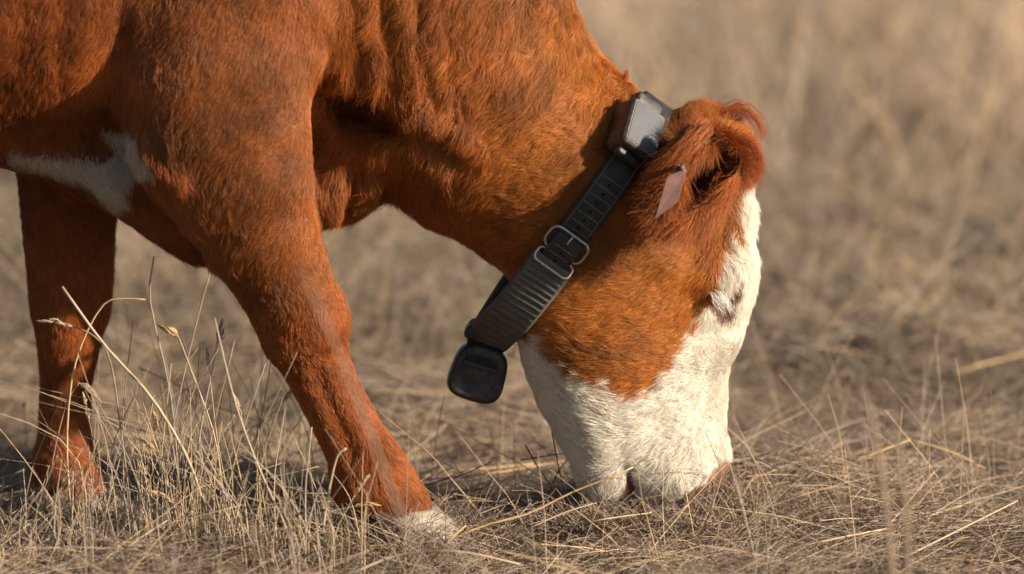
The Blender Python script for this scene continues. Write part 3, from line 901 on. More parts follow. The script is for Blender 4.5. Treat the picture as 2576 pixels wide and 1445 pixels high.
EAR_OPEN = R(142)
def build_ear(B, T, width, up, far=False, seed=0):
    """a cupped, hanging ear: arched round its back, open towards -up, rims fringed with long hair"""
    B = np.array(B); T = np.array(T); a = T - B; Lx = np.linalg.norm(a); a = a / Lx
    u = np.array(up, float); u -= a * (u @ a); u /= np.linalg.norm(u)
    s = np.cross(a, u)
    if s[0] > 0: s = -s
    OP = EAR_OPEN
    def pt(f_, ph, ofs=0.0):
        r_ = width * np.interp(f_, [0, .12, .3, .55, .8, 1], [.03, .72, 1.0, .92, .6, .1]) + ofs
        c = B[None] + a[None] * (f_ * Lx)[:, None]
        rad_ = np.sin(ph)[:, None] * s + np.cos(ph)[:, None] * u
        return c + r_[:, None] * rad_, rad_
    nf, npn = 17, 21
    rows = []
    for ofs in (.0, -.004):
        for i in range(nf):
            f_ = np.full(npn, i / (nf - 1)); ph = np.linspace(-OP, OP, npn)
            rows.append(pt(f_, ph, ofs if 0 < i < nf - 1 else ofs * .5)[0])
    v = np.concatenate(rows); f = []
    o = nf * npn
    for i in range(nf - 1):
        for j in range(npn - 1):
            q = i * npn + j
            f.append((q, q + 1, q + npn + 1, q + npn))
            f.append((o + q, o + q + npn, o + q + npn + 1, o + q + 1))
        for j in (0, npn - 1):
            q = i * npn + j; f.append((q, q + npn, o + q + npn, o + q) if j == 0 else (q, o + q, o + q + npn, q + npn))
    for j in range(npn - 1):
        q = (nf - 1) * npn + j; f.append((q, q + 1, o + q + 1, o + q))
    ear = mesh_obj('ear', v, f, ear_mat, cow)
    r = np.random.default_rng(seed)
    def add(f_, ph, ofs, tg, ln, lift_, wave_, col, rad, sd, jit, droop, flip=1):
        n = len(f_)
        p, nr = pt(f_, ph, ofs); nr = nr * flip
        tg = tg(nr) + r.normal(0, .16 if jit < .2 else .34, (n, 3)); tg /= np.linalg.norm(tg, axis=1)[:, None]
        pts = grow(p, nr, tg, ln, np.full(n, lift_), np.full(n, wave_), k=9, seed=sd, jitter=jit, droop=droop)
        LOCK_P.append(pts); LOCK_C.append(np.array(col)[None] * r.normal(1, .24, (n, 1)).clip(.4, 1.7)); LOCK_R.append(np.full(n, rad))
    k = .3 if far else 1
    # outside, short near the base and longer towards the tip
    n = int(7500 * k); f_ = r.random(n); ph = r.uniform(-OP, OP, n)
    tan_ = lambda nr: a[None] - nr * .15
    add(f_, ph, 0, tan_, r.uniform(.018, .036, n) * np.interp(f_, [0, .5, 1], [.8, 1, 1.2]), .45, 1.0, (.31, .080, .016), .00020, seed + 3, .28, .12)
    # rims
    for sg, m, l0, l1 in ((1, 2600, .030, .060), (-1, 2600, .030, .064)):
        n = int(m * k); f_ = r.uniform(.05, .95, n); ph = sg * OP * r.uniform(.86, 1.0, n)
        add(f_, ph, 0, lambda nr: a[None] * .9 + np.array([-.10, -.05, -.45])[None], r.uniform(l0, l1, n) * np.interp(f_, [0, .5, 1], [.6, 1, .8]), .16, .6, (.35, .098, .021), .00019, seed + 5 + sg, .14, .25)
    # tuft over the root of the ear
    n = int(3600 * k); f_ = r.uniform(0, .2, n); ph = r.uniform(-math.pi, math.pi, n)
    add(f_, ph, .004, lambda nr: nr * .8 + a[None] * .25, r.uniform(.016, .032, n), .5, 1.0, (.29, .072, .014), .00020, seed + 9, .4, .2)
    # inside
    n = int(1300 * k); f_ = r.uniform(.05, .9, n); ph = r.uniform(-OP, OP, n)
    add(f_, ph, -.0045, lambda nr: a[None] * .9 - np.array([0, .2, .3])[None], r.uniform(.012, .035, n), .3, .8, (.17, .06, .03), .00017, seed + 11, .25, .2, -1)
    return ear
ear_mat = simple_mat('ear_skin', (.10, .035, .02), .7)
yb = surf(1790, 420)
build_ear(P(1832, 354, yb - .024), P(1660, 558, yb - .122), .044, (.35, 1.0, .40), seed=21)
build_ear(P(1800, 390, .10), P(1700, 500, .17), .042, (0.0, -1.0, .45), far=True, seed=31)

# long fringes of the near ear
lock([(1772, 322, yb - .085), (1712, 385, yb - .105), (1655, 470, yb - .105), (1602, 560, yb - .085)], 520, .014, .012, (.33, .092, .019), .0002, seed=11, spreadlen=.55)
lock([(1742, 330, yb - .080), (1690, 390, yb - .095), (1640, 450, yb - .095), (1612, 520, yb - .08)], 380, .014, .012, (.33, .092, .019), .0002, seed=12, spreadlen=.5)
lock([(1812, 448, yb - .060), (1785, 500, yb - .078), (1742, 555, yb - .078), (1690, 608, yb - .055)], 320, .010, .010, (.37, .108, .024), .0002, seed=13, spreadlen=.55)
# poll tuft, forelock, curls against the background
RT = (.34, .075, .013)
yp = surf(1830, 400)
lock([(1815, 292, yp + .06), (1850, 266, yp + .06), (1885, 280, yp + .06), (1912, 320, yp + .06), (1906, 350, yp + .06), (1888, 368, yp + .05)], 60, .011, .008, RT, .00018, k=9, seed=4, spreadlen=.4)
lock([(1830, 300, yp + .07), (1858, 276, yp + .07), (1878, 290, yp + .07), (1890, 318, yp + .07)], 40, .012, .010, RT, .00016, seed=5)
lock([(1845, 305, yp + .07), (1872, 282, yp + .07), (1898, 300, yp + .07), (1916, 335, yp + .06), (1900, 360, yp + .05)], 40, .012, .010, RT, .00016, seed=6)
lock([(1690, 300, .03), (1715, 288, .03), (1745, 296, .02)], 300, .010, .008, (.36, .12, .035), .0002, seed=7)
lock([(1652, 300, .0), (1655, 285, .0), (1652, 268, .0)], 60, .006, .004, RT, .0002, seed=8)
lock([(1868, 350, yp + .012), (1902, 372, yp + .012), (1908, 425, yp + .014), (1888, 478, yp + .018)], 220, .007, .006, RT, .0002, seed=2)
# mane along the nape
r_m = np.random.default_rng(77)
for i in range(26):
    f_ = i / 25
    x = np.interp(f_, [0, .35, .7, 1], [1372, 1440, 1512, 1578]); y = np.interp(f_, [0, .35, .7, 1], [-20, 60, 140, 208])
    dx, dy = r_m.normal(0, 8, 2)
    x += dx - 18; y += dy + 12
    Y = surf(x, y) if sdf([list(P(x, y, 0))])[0] < 0 else 0.0
    lock([(x, y, Y - .004), (x - 14 + r_m.normal(0, 6), y + 22, Y - .012), (x - 22 + r_m.normal(0, 10), y + 52, Y - .010)], 34, .007, .004, (.40, .125, .025), .0002, k=9, seed=40 + i)
lock([(1560, 215, -.01), (1572, 198, -.01), (1578, 172, -.01)], 90, .008, .002, (.42, .09, .02), .0002, seed=70)
# twisted tufts in the fold of the throat
for i, (x, y, dx, dy) in enumerate([(1148, 285, 6, 34), (1160, 315, 10, 38), (1080, 262, -2, 40), (1092, 300, 4, 30), (1185, 350, 22, 22), (1120, 300, -10, 30)]):
    Y = surf(x, y)
    lock([(x, y, Y - .001), (x + dx * .5 + 5, y + dy * .5, Y - .009), (x + dx, y + dy, Y - .006)], 45, .006, .003, (.36, .10, .025), .0002, k=9, seed=80 + i)
# fringe behind the elbow, hair under the brisket and the chest
for i, (x, y, dx, dy) in enumerate([(420, 420, 14, 70), (440, 430, 16, 66), (400, 400, 8, 70), (455, 440, 10, 50), (380, 380, 8, 66), (360, 350, 6, 66)]):
    Y = surf(x, y)
    lock([(x, y, Y - .001), (x + dx * .5, y + dy * .5, Y - .010), (x + dx, y + dy, Y - .004)], 110, .012, .007, (.30, .08, .018), .0002, k=9, seed=90 + i)
# white lashes and brow hair over the eye
ye = surf(1800, 740)
for i, (x, y, dx, dy) in enumerate([(1786, 738, 34, 40), (1794, 732, 36, 52), (1802, 730, 34, 60), (1810, 734, 28, 58), (1818, 738, 22, 52), (1790, 745, 20, 30)]):
    Y = surf(x, y)
    lock([(x, y, Y - .001), (x + dx * .45, y + dy * .4, Y - .010), (x + dx, y + dy, Y - .010)], 12, .006, .010, (.88, .83, .77), .00026, k=9, seed=110 + i)

hp_ = np.concatenate(LOCK_P); hcx = np.concatenate(LOCK_C); hr_ = np.concatenate(LOCK_R)
tag(hair_object('long_hair', hp_, hcx.clip(.004, .93), hr_, .3, fur_mat, cow), kind='stuff')

# the eye under the lashes
def sphere(c, r, sx=1, sy=1, sz=1, n=14):
    rings = []
    for i in range(n + 1):
        th = math.pi * i / n; a = np.linspace(0, 2 * math.pi, 2 * n, endpoint=False)
        rr = max(math.sin(th), .002)
        rings.append(np.stack([c[0] + r * sx * rr * np.cos(a), c[1] + r * sy * rr * np.sin(a), np.full(2 * n, c[2] + r * sz * math.cos(th))], 1))
    return loft(rings)
eye_m = simple_mat('eye', (.012, .008, .007), .12)
ev, ef = sphere(P(1817, 768, surf(1817, 768) + .0155), .0150)
mesh_obj('eye', ev, ef, eye_m, cow)

# hooves
hoof_m, nt, b = new_mat('hoof_horn')
b.inputs['Roughness'].default_value = .6
tc = nt.nodes.new('ShaderNodeTexCoord'); mp = nt.nodes.new('ShaderNodeMapping'); mp.inputs['Scale'].default_value = (18, 18, 130)
n1 = nt.nodes.new('ShaderNodeTexNoise'); n1.inputs['Scale'].default_value = 1.5; n1.inputs['Detail'].default_value = 6
r = nt.nodes.new('ShaderNodeValToRGB'); r.color_ramp.elements[0].color = (.13, .10, .078, 1); r.color_ramp.elements[1].color = (.32, .255, .20, 1)
r.color_ramp.elements[0].position = .35; r.color_ramp.elements[1].position = .7
nt.links.new(tc.outputs['Object'], mp.inputs[0]); nt.links.new(mp.outputs[0], n1.inputs[0]); nt.links.new(n1.outputs['Fac'], r.inputs['Fac']); nt.links.new(r.outputs[0], b.inputs['Base Color'])
bp = nt.nodes.new('ShaderNodeBump'); bp.inputs['Strength'].default_value = .4; bp.inputs['Distance'].default_value = .002
nt.links.new(n1.outputs['Fac'], bp.inputs['Height']); nt.links.new(bp.outputs['Normal'], b.inputs['Normal'])
def claw(x, Y, side, sc=1.0, zs=1.0):
    rings = []
    for z, x0, x1, w in ((.056, -.032, .030, .016), (.048, -.040, .042, .0205), (.036, -.044, .055, .023), (.018, -.047, .070, .0245), (.004, -.048, .081, .025), (.0015, -.046, .079, .024)):
        a = np.linspace(0, 2 * math.pi, 22, endpoint=False)
        cx = (x0 + x1) / 2; hx = (x1 - x0) / 2
        X = cx + hx * np.cos(a)
        tip = np.clip((np.cos(a) + .1) / 1.1, 0, 1)
        Yv = w * np.sin(a) * (1 - .45 * tip ** 2)
        inner = Yv * side > 0
        Yv = np.where(inner, Yv * .72, Yv) + side * .016 * tip * (z < .05)
        rings.append(np.stack([x + X * sc, np.full(22, Y - side * .0215 * sc) + Yv * sc, np.full(22, z * sc * zs)], 1))
    return loft(rings)
for (hx_, hy_, both) in ((P(1030, 1330, -.13).x, -.13, 1), (P(185, 1270, .14).x, .14, 1), (P(-1200, 1265, -.14).x, -.14, 1), (P(-1200, 1265, .14).x, .14, 1)):
    for sd in (1, -1):
        v_, f_ = claw(hx_, hy_, sd, 1.0, 1.0 if hy_ < 0 else .5)
        mesh_obj('hoof', v_, f_, hoof_m, cow)
for sd in (-1, 1):
    c0 = np.array(P(892, 1268, -.13 + sd * .018)); c1 = c0 + np.array([-.012, sd * .002, -.026])
    v_, f_ = tube([c0, (c0 + c1) / 2 + np.array([-.004, 0, 0]), c1], [.011, .010, .003], 10)
    mesh_obj('dewclaw', v_, f_, hoof_m, cow)

# ear tag
tag_m = simple_mat('ear_tag_plastic', (.15, .063, .048), .55, 0, (70, (.095, .04, .03)), .1)
ty = yb - .160
quad = [(1708, 414, ty + .004), (1727, 430, ty + .006), (1704, 510, ty - .004), (1646, 553, ty - .012), (1676, 449, ty - .002)]
qv = np.array([list(P(*q)) for q in quad]); nq = np.cross(qv[2] - qv[0], qv[3] - qv[0]); nq /= np.linalg.norm(nq); nq *= -1 if nq[1] > 0 else 1
c_ = qv.mean(0)
rings = [c_ + (qv - c_) * s_ + nq * d_ for s_, d_ in ((.94, -.0012), (1, -.0008), (1, .0008), (.94, .0012))]
v_, f_ = loft(rings)
etag = mesh_obj('ear_tag', v_, f_, tag_m, None, smooth=False)
tag(etag, 'dusty pink plastic tag hanging from the cow\'s shaggy ear', 'ear tag')
stem = tube([np.array(P(1714, 424, ty - .006)), np.array(P(1718, 416, ty + .040))], .0035, 10)
o = mesh_obj('tag_button', stem[0], stem[1], tag_m, None); o.parent = etag
print('details', round(time.time() - T0, 1))
# ------------------------------------------------------------------ ground and grass
def G(px, py, z=0.0):
    """where the sight line through a picture position meets the height z"""
    d = P(px, py, 0) - CAM
    return CAM + d * ((z - CAM.z) / d.z)
MOUNDS = [(P(2010, 1200, .1).x, .10, .17, .11, .048), (P(1690, 1270, -.1).x, -.10, .13, .07, .018), (P(2350, 1300, 0).x, -.05, .2, .15, .02), (P(560, 1300, 0).x, -.25, .2, .18, .02)]
gn1 = Noise(.55, seed=51); gn2 = Noise(.17, seed=52)
def ground_z(x, y):
    p = np.stack([x, y, np.zeros_like(x)], 1)
    near = smoothstep(14, 6, np.abs(y))
    mound = 0
    for mx_, my_, rx_, ry_, h_ in MOUNDS:
        mound = mound + h_ * np.exp(-((x - mx_) / rx_) ** 2 - ((y - my_) / ry_) ** 2)
    return (.010 * gn1(p) + .006 * gn2(p)) * near - .004 + mound
soil, nt, b = new_mat('dry_ground')
b.inputs['Roughness'].default_value = .95; b.inputs['Specular IOR Level'].default_value = .1
tc = nt.nodes.new('ShaderNodeTexCoord')
n1 = nt.nodes.new('ShaderNodeTexNoise'); n1.inputs['Scale'].default_value = 2.2; n1.inputs['Detail'].default_value = 5
n2 = nt.nodes.new('ShaderNodeTexNoise'); n2.inputs['Scale'].default_value = 45; n2.inputs['Detail'].default_value = 6
r1 = nt.nodes.new('ShaderNodeValToRGB'); r1.color_ramp.elements[0].color = (.13, .098, .076, 1); r1.color_ramp.elements[1].color = (.34, .26, .19, 1)
r1.color_ramp.elements[0].position = .35; r1.color_ramp.elements[1].position = .65
r2 = nt.nodes.new('ShaderNodeValToRGB'); r2.color_ramp.elements[0].color = (.35, .33, .3, 1); r2.color_ramp.elements[1].color = (1.15, 1.1, 1.0, 1)
mx = nt.nodes.new('ShaderNodeMix'); mx.data_type = 'RGBA'; mx.blend_type = 'MULTIPLY'; mx.inputs[0].default_value = .9
nt.links.new(tc.outputs['Object'], n1.inputs[0]); nt.links.new(tc.outputs['Object'], n2.inputs[0])
nt.links.new(n1.outputs['Fac'], r1.inputs[0]); nt.links.new(n2.outputs['Fac'], r2.inputs[0])
nt.links.new(r1.outputs[0], mx.inputs[6]); nt.links.new(r2.outputs[0], mx.inputs[7]); nt.links.new(mx.outputs[2], b.inputs['Base Color'])
bp = nt.nodes.new('ShaderNodeBump'); bp.inputs['Strength'].default_value = .8; bp.inputs['Distance'].default_value = .01
nt.links.new(n2.outputs['Fac'], bp.inputs['Height']); nt.links.new(bp.outputs['Normal'], b.inputs['Normal'])
xs = np.concatenate([[-900, -200, -60, -20, -8], np.linspace(-3.5, 3.5, 141), [8, 20, 60, 200, 900]])
ys = np.concatenate([[-300, -60, -15, -6], np.linspace(-2.5, 9, 220), [14, 24, 60, 200, 900, 2000]])
XX, YY = np.meshgrid(xs, ys, indexing='ij')
ZZ = ground_z(XX.ravel(), YY.ravel())
gv = np.stack([XX.ravel(), YY.ravel(), ZZ], 1)
ii = np.arange(len(xs) - 1)[:, None] * len(ys) + np.arange(len(ys) - 1)[None]
ii = ii.ravel()
gf = np.stack([ii, ii + len(ys), ii + len(ys) + 1, ii + 1], 1)
ground = mesh_obj('ground', gv, gf, soil)
tag(ground, kind='structure')

straw_m, nt, b = new_mat('dry_straw')
at = nt.nodes.new('ShaderNodeAttribute'); at.attribute_name = 'col'
nt.links.new(at.outputs['Color'], b.inputs['Base Color'])
b.inputs['Roughness'].default_value = .55; b.inputs['Specular IOR Level'].default_value = .35

PAL = np.array([(.435, .320, .220), (.335, .245, .172), (.225, .162, .118), (.31, .260, .220), (.085, .060, .046), (.50, .355, .195), (.24, .215, .115), (.37, .265, .190)])
def straws(n, x, y, ln, el, rad, pal_w, bend, seed, k=5, z0=None, az=None):
    r = np.random.default_rng(seed)
    if az is None: az = r.uniform(0, 6.283, n)
    z = ground_z(x, y) + (r.uniform(.0, .012, n) if z0 is None else z0)
    p = np.stack([x, y, z], 1)
    pts = np.empty((n, k, 3), np.float32); pts[:, 0] = p
    turn = r.normal(0, .5, n) * bend
    e = el.copy()
    for i in range(1, k):
        f_ = i / (k - 1)
        aa = az + turn * f_
        ee = e - bend * .9 * f_ * r.uniform(.3, 1.2, n)
        d = np.stack([np.cos(aa) * np.cos(ee), np.sin(aa) * np.cos(ee), np.sin(ee)], 1)
        p = p + d * (ln / (k - 1))[:, None]
        p[:, 2] = np.maximum(p[:, 2], ground_z(p[:, 0], p[:, 1]) + .001)
        pts[:, i] = p
    w = np.array(pal_w, float); w /= w.sum()
    c = PAL[r.choice(len(PAL), n, p=w)] * r.normal(1, .14, (n, 1)).clip(.6, 1.4)
    return pts, c, rad

GP, GC, GR = [], [], []
patch = Noise(.32, seed=61); patch2 = Noise(.62, seed=62)
def scatter(dens, ya, yb_, lnr, elr, radr, pal, bend, seed, k=5, thin=0.0, bright=0.0, only=None, vary=.22):
    r = np.random.default_rng(seed)
    half = lambda yy_: .5 * WIDE * (DIST + yy_) / DIST * 1.0 + .22
    area_ = (yb_ - ya) * (half(ya) + half(yb_))
    n = int(dens * area_)
    y = ya + (yb_ - ya) * r.random(n)
    x = (r.random(n) * 2 - 1) * half(y)
    p = np.stack([x, y, np.zeros(n)], 1)
    pn = patch(p); pn2 = patch2(p)
    keep = r.random(n) < (1 - thin * smoothstep(.2, 1.2, pn))
    if only is not None: keep &= patch2(p * np.array([2.2, .8, 1])) > only
    x, y, pn, pn2 = x[keep], y[keep], pn[keep], pn2[keep]; n = len(x)
    inside = sdf(np.stack([x, y, np.full(n, .02)], 1)) < .002
    x, y, pn, pn2 = x[~inside], y[~inside], pn[~inside], pn2[~inside]; n = len(x)
    ln = r.uniform(lnr[0], lnr[1], n) * (1 + .25 * np.clip(pn, -1, 1))
    el = np.radians(np.clip(r.normal((elr[0] + elr[1]) / 2, (elr[1] - elr[0]) / 2.5, n), 0, 88))
    pts, c, rad = straws(n, x, y, ln, el, r.uniform(radr[0], radr[1], n), pal, bend, seed + 1, k)
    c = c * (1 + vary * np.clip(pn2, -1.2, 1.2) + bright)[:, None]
    # grass does not run through the cow
    hit = (sdf(pts[:, -1]) < 0) | (sdf(pts[:, k // 2]) < 0)
    hit &= (pts[:, -1, 2] > .05)
    GP.append(pts[~hit]); GC.append(c[~hit]); GR.append(rad[~hit])
q_ = float(globals().get('GRASS', 1.0))
#             straw buff  brown grey dark gold green pinkish
MIX = (2, 3, 4, 3, 5, 1, .8, 3)
FAR = (4, 3, 2, 3, 1.2, 1, .4, 4)
PALE = (4, 3, 1.5, 3, .8, 1.5, .4, 3)
# matted thatch around the cow, in focus
scatter(14000 * q_, -.95, 1.0, (.03, .10), (0, 22), (.00022, .00046), MIX, .25, 201)
scatter(7000 * q_, -.95, 1.0, (.02, .055), (20, 75), (.00018, .00034), MIX, .8, 202, thin=.5)
scatter(900 * q_, -.95, 1.0, (.09, .20), (2, 30), (.00038, .00066), PALE, .2, 203, k=6)
scatter(110 * q_, -.9, 1.0, (.08, .20), (50, 85), (.00035, .0007), PALE, .35, 204, k=6)
# thicker short growth in front of the feet and the muzzle
def around(px_, Y_, sx, sy, n, lnr, elr, seed):
    r = np.random.default_rng(seed)
    x = P(px_, 1300, Y_).x + r.normal(0, sx, n); y = Y_ + r.normal(0, sy, n)
    ok = sdf(np.stack([x, y, np.full(n, .02)], 1)) > .004
    x, y = x[ok], y[ok]; n = len(x)
    pts, c, rad = straws(n, x, y, r.uniform(*lnr, n), np.radians(r.uniform(*elr, n)), r.uniform(.0003, .0006, n), MIX, .5, seed + 1)
    hit = (sdf(pts[:, -1]) < 0) | (sdf(pts[:, 2]) < 0)
    GP.append(pts[~hit]); GC.append(c[~hit]); GR.append(rad[~hit])
around(1050, -.215, .07, .018, 240, (.03, .085), (15, 75), 401)
around(1130, -.10, .03, .04, 200, (.03, .07), (15, 75), 402)
around(930, -.20, .04, .02, 260, (.03, .09), (15, 80), 403)
around(190, .045, .08, .025, 900, (.025, .065), (20, 85), 404)
around(1640, -.11, .10, .02, 800, (.02, .045), (10, 70), 405)
around(1820, -.03, .05, .03, 500, (.03, .075), (20, 80), 406)
around(1470, -.07, .04, .02, 300, (.03, .06), (15, 70), 407)
# behind, going out of focus
scatter(3800 * q_, 1.0, 3.0, (.04, .13), (0, 40), (.0006, .0011), MIX, .4, 205)
scatter(500 * q_, 1.0, 3.0, (.10, .24), (20, 80), (.0006, .0010), PALE, .4, 206, k=6, thin=.6)
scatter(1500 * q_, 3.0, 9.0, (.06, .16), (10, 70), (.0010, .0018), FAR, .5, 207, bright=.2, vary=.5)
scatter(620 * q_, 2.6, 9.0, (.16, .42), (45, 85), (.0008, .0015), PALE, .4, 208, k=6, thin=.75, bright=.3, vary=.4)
scatter(900 * q_, 2.0, 9.0, (.08, .22), (20, 80), (.0010, .0018), (0, 0, 3, 1, 4, 0, .6, 1), .5, 209, only=.85)
scatter(500 * q_, 1.2, 6.0, (.05, .14), (20, 70), (.0010, .0018), (1, 0, 0, 0, 0, 3, 4, 0), .5, 211, only=1.1)
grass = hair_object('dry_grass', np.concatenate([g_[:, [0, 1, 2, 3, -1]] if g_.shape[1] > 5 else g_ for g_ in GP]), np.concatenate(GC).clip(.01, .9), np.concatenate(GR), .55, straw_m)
tag(grass, 'matted dry straw-coloured grass covering the field', 'grass', kind='stuff')
print('grass', sum(len(g_) for g_ in GP), round(time.time() - T0, 1))
# ------------------------------------------------------------------ single stalks, straws and twigs one can tell apart
def mat_straw(name, c1, c2):
    return simple_mat(name, c1, .6, 0, (55, c2), .2, .3)
S_PALE = mat_straw('pale_straw', (.47, .36, .25), (.36, .27, .185)); S_GOLD = mat_straw('golden_straw', (.52, .36, .19), (.38, .25, .13))
S_BROWN = mat_straw('brown_straw', (.30, .215, .15), (.21, .15, .105)); S_DARK = mat_straw('dark_twig', (.045, .032, .026), (.085, .06, .045)); S_GREY = mat_straw('grey_straw', (.38, .32, .26), (.27, .22, .18))
S_RUST = simple_mat('dried_flower', (.24, .085, .03), .9, 0, (300, (.12, .045, .02)), .8)
def path(pts, n): return catmull([list(p) if len(p) == 3 and not isinstance(p, tuple) else list(P(*p)) for p in pts], n)
def stalk_mesh(pts, r0, r1, n=9, sides=4, flat=1.0):
    c = path(pts, n)
    return tube(c, np.linspace(r0, r1, n), sides)
def straw(name, label, cat, pts, r0, r1, m, group=None, n=9):
    v, f = stalk_mesh(pts, r0, r1, n, 5)
    o = mesh_obj(name, v, f, m)
    tag(o, label, cat, group)
    return o
def seed_head(pts, r, parent_, m, seed=0):
    """a dry spike: a thin axis wrapped in many pointed husks"""
    rr = np.random.default_rng(seed)
    c = path(pts, 14); parts_ = [tube(c, np.linspace(.0006, .0003, 14), 4)]
    for i in range(2, 14):
        for j in range(4):
            d = c[min(i, 13)] - c[i - 1]; d /= np.linalg.norm(d) + 1e-9
            o_ = rr.normal(size=3); o_ -= d * (o_ @ d); o_ /= np.linalg.norm(o_)
            w = r * math.sin(math.pi * (i / 14) ** .7)
            a0 = c[i - 1]; a1 = a0 + d * r * 1.1 + o_ * w * .9; a2 = a0 + d * r * 2.6 + o_ * w * .8
            parts_.append(tube([a0, a1, a2], [.0003, .0009, .0001], 4))
    v, f = join(parts_)
    o = mesh_obj('seed_head', v, f, m, None); o.parent = parent_; o.matrix_parent_inverse = Matrix.Translation(-Vector(parent_.location))
    tag(o, kind='stuff')
    return o
def ypx(px, py, z=0.02):
    return G(px, py, z).y

# the tall tuft between the legs
def tuft(label, cx, Yc, n, spread, hmin, hmax, seed, group, heads=0, lean=0.0, r=.0009):
    rr = np.random.default_rng(seed)
    base = Vector((P(cx, 1300, Yc).x, Yc, 0))
    t = empty('tall_grass_tuft', base)
    tag(t, label, 'grass tuft', group)
    for i in range(n):
        bx = base.x + rr.normal(0, spread); by = Yc + rr.normal(0, spread * .7)
        h = rr.uniform(hmin, hmax) * (1 if rr.random() < .75 else .6)
        lx = rr.normal(lean, .28) * h; ly = rr.normal(0, .16) * h
        c0 = np.array([bx, by, 0.0]); c2 = np.array([bx + lx, by + ly, h]); c1 = (c0 + c2) / 2 + np.array([-lx * .12 + rr.normal(0, .008), rr.normal(0, .006), h * .04])
        if rr.random() < .22:
            c2 = c2 + np.array([lx * .8 + rr.normal(0, .03), 0, -h * rr.uniform(.05, .3)])
        pl = [list(c0), list(c1), list(c2)]
        c = catmull(pl, 8)
        if sdf(c[3:]).min() < .004: continue
        k = rr.uniform(.6, 1.35)
        v, f = tube(c, np.linspace(r * k, r * k * .45, 8), 4)
        o = mesh_obj('stalk', v, f, rr.choice([S_PALE, S_PALE, S_BROWN, S_GREY, S_GOLD]), None)
        o.parent = t; o.matrix_parent_inverse = Matrix.Translation(-base)
        if heads and i % max(1, n // heads) == 0:
            d = c[-1] - c[-2]; d /= np.linalg.norm(d)
            L_ = rr.uniform(.02, .035)
            seed_head([list(c[-1] - d * .004), list(c[-1] + d * L_ * .5), list(c[-1] + d * L_ + np.array([0, 0, -.004]))], .0028, t, rr.choice([S_PALE, S_GOLD]), seed + i)
    return t
TG = 'tall dry tufts between the forelegs'
tuft('tallest pale dry grass tuft standing between the cow\'s forelegs', 470, -.16, 120, .055, .10, .29, 301, TG, heads=6, lean=-.05, r=.00075)
tuft('loose brown grass tuft in front of the shaded rear foreleg', 235, -.17, 44, .06, .06, .17, 302, TG, heads=3, lean=.1)
tuft('thin leaning grass tuft just behind the near foreleg\'s hoof', 680, -.28, 64, .06, .08, .20, 303, TG, heads=2, lean=-.15)
tuft('low ragged grass tuft at the picture\'s lower left corner', 60, -.30, 60, .07, .06, .15, 304, TG, lean=.1)
tuft('sparse upright grass tuft standing in the middle distance behind the tall tuft', 560, .12, 40, .07, .10, .24, 305, TG, heads=2)
tuft('wispy upright stalks right of the muzzle', 2285, .02, 9, .03, .09, .17, 306, 'stalks on the right', r=.0006)
tuft('thin dark-tipped stalks near the right edge of the picture', 2420, -.02, 6, .025, .08, .17, 307, 'stalks on the right', r=.0006)

g_ = lambda px, py, z=.02: (px, py, ypx(px, py, z))
ST = 'single straws lying in the grass'
def gs(*pts): return [(x, y, ypx(x, y, z)) for x, y, z in pts]
straw('grass_stalk', 'thick pale stalk leaning left across the shaded rear foreleg', 'stalk', [(520, 1290, -.20), (470, 1150, -.20), (380, 1000, -.20), (262, 868, -.19), (156, 722, -.18)], .0022, .0018, S_PALE, ST, 12)
t_ = straw('grass_stalk', 'golden stalk bending over at its top in front of the shaded foreleg', 'stalk', [(178, 1290, -.17), (168, 1120, -.17), (180, 960, -.17), (212, 850, -.165), (262, 765, -.16), (310, 752, -.16), (366, 754, -.16)], .0017, .0009, S_GOLD, ST, 16)
t_ = straw('grass_stalk', 'stalk with a feathery seed head drooping left of the shaded foreleg', 'stalk', [(330, 1290, -.18), (300, 1050, -.18), (275, 900, -.18), (235, 845, -.18), (185, 822, -.18)], .0013, .0008, S_BROWN, ST, 12)
seed_head([(190, 824, -.18), (140, 808, -.18), (102, 808, -.18)], .0035, t_, S_PALE, 5)
t_ = straw('grass_stalk', 'upright stalk with a plump pale seed head in the tall tuft', 'stalk', [(565, 1280, -.15), (540, 1100, -.15), (480, 930, -.15), (450, 850, -.15)], .0013, .0008, S_PALE, ST, 12)
seed_head([(452, 852, -.15), (436, 838, -.15), (412, 826, -.15)], .0050, t_, S_GOLD, 6)
t_ = straw('grass_stalk', 'upright stalk topped by a whitish tufted head', 'stalk', [(480, 1270, -.14), (505, 1080, -.14), (540, 900, -.14), (548, 850, -.14)], .0012, .0008, S_GREY, ST, 12)
seed_head([(546, 866, -.14), (552, 850, -.14), (556, 826, -.14)], .0055, t_, S_PALE, 7)
t_ = straw('grass_stalk', 'short stalk with a broken seed head against the shaded foreleg', 'stalk', [(110, 1290, -.16), (140, 1120, -.16), (170, 1010, -.16), (200, 962, -.16)], .0012, .0008, S_BROWN, ST, 10)
seed_head([(196, 962, -.16), (222, 978, -.16), (244, 1002, -.16)], .0045, t_, S_PALE, 8)
straw('grass_stalk', 'long straight stalk slanting from the tall tuft towards the hoof', 'stalk', gs((350, 925, .16), (470, 980, .13), (560, 1030, .10), (690, 1070, .07), (800, 1108, .05)), .0012, .0010, S_GOLD, ST)
straw('grass_stalk', 'tall thin stalk rising right of the tall tuft', 'stalk', [(720, 1330, -.28), (640, 1150, -.27), (585, 990, -.27), (540, 800, -.26)], .0016, .0009, S_PALE, ST, 10)
straw('grass_stalk', 'thin upright stalk rising above the tall tuft', 'stalk', [(455, 1280, .02), (430, 1000, .02), (378, 760, .02), (388, 645, .02)], .0013, .0009, S_GREY, ST, 10)
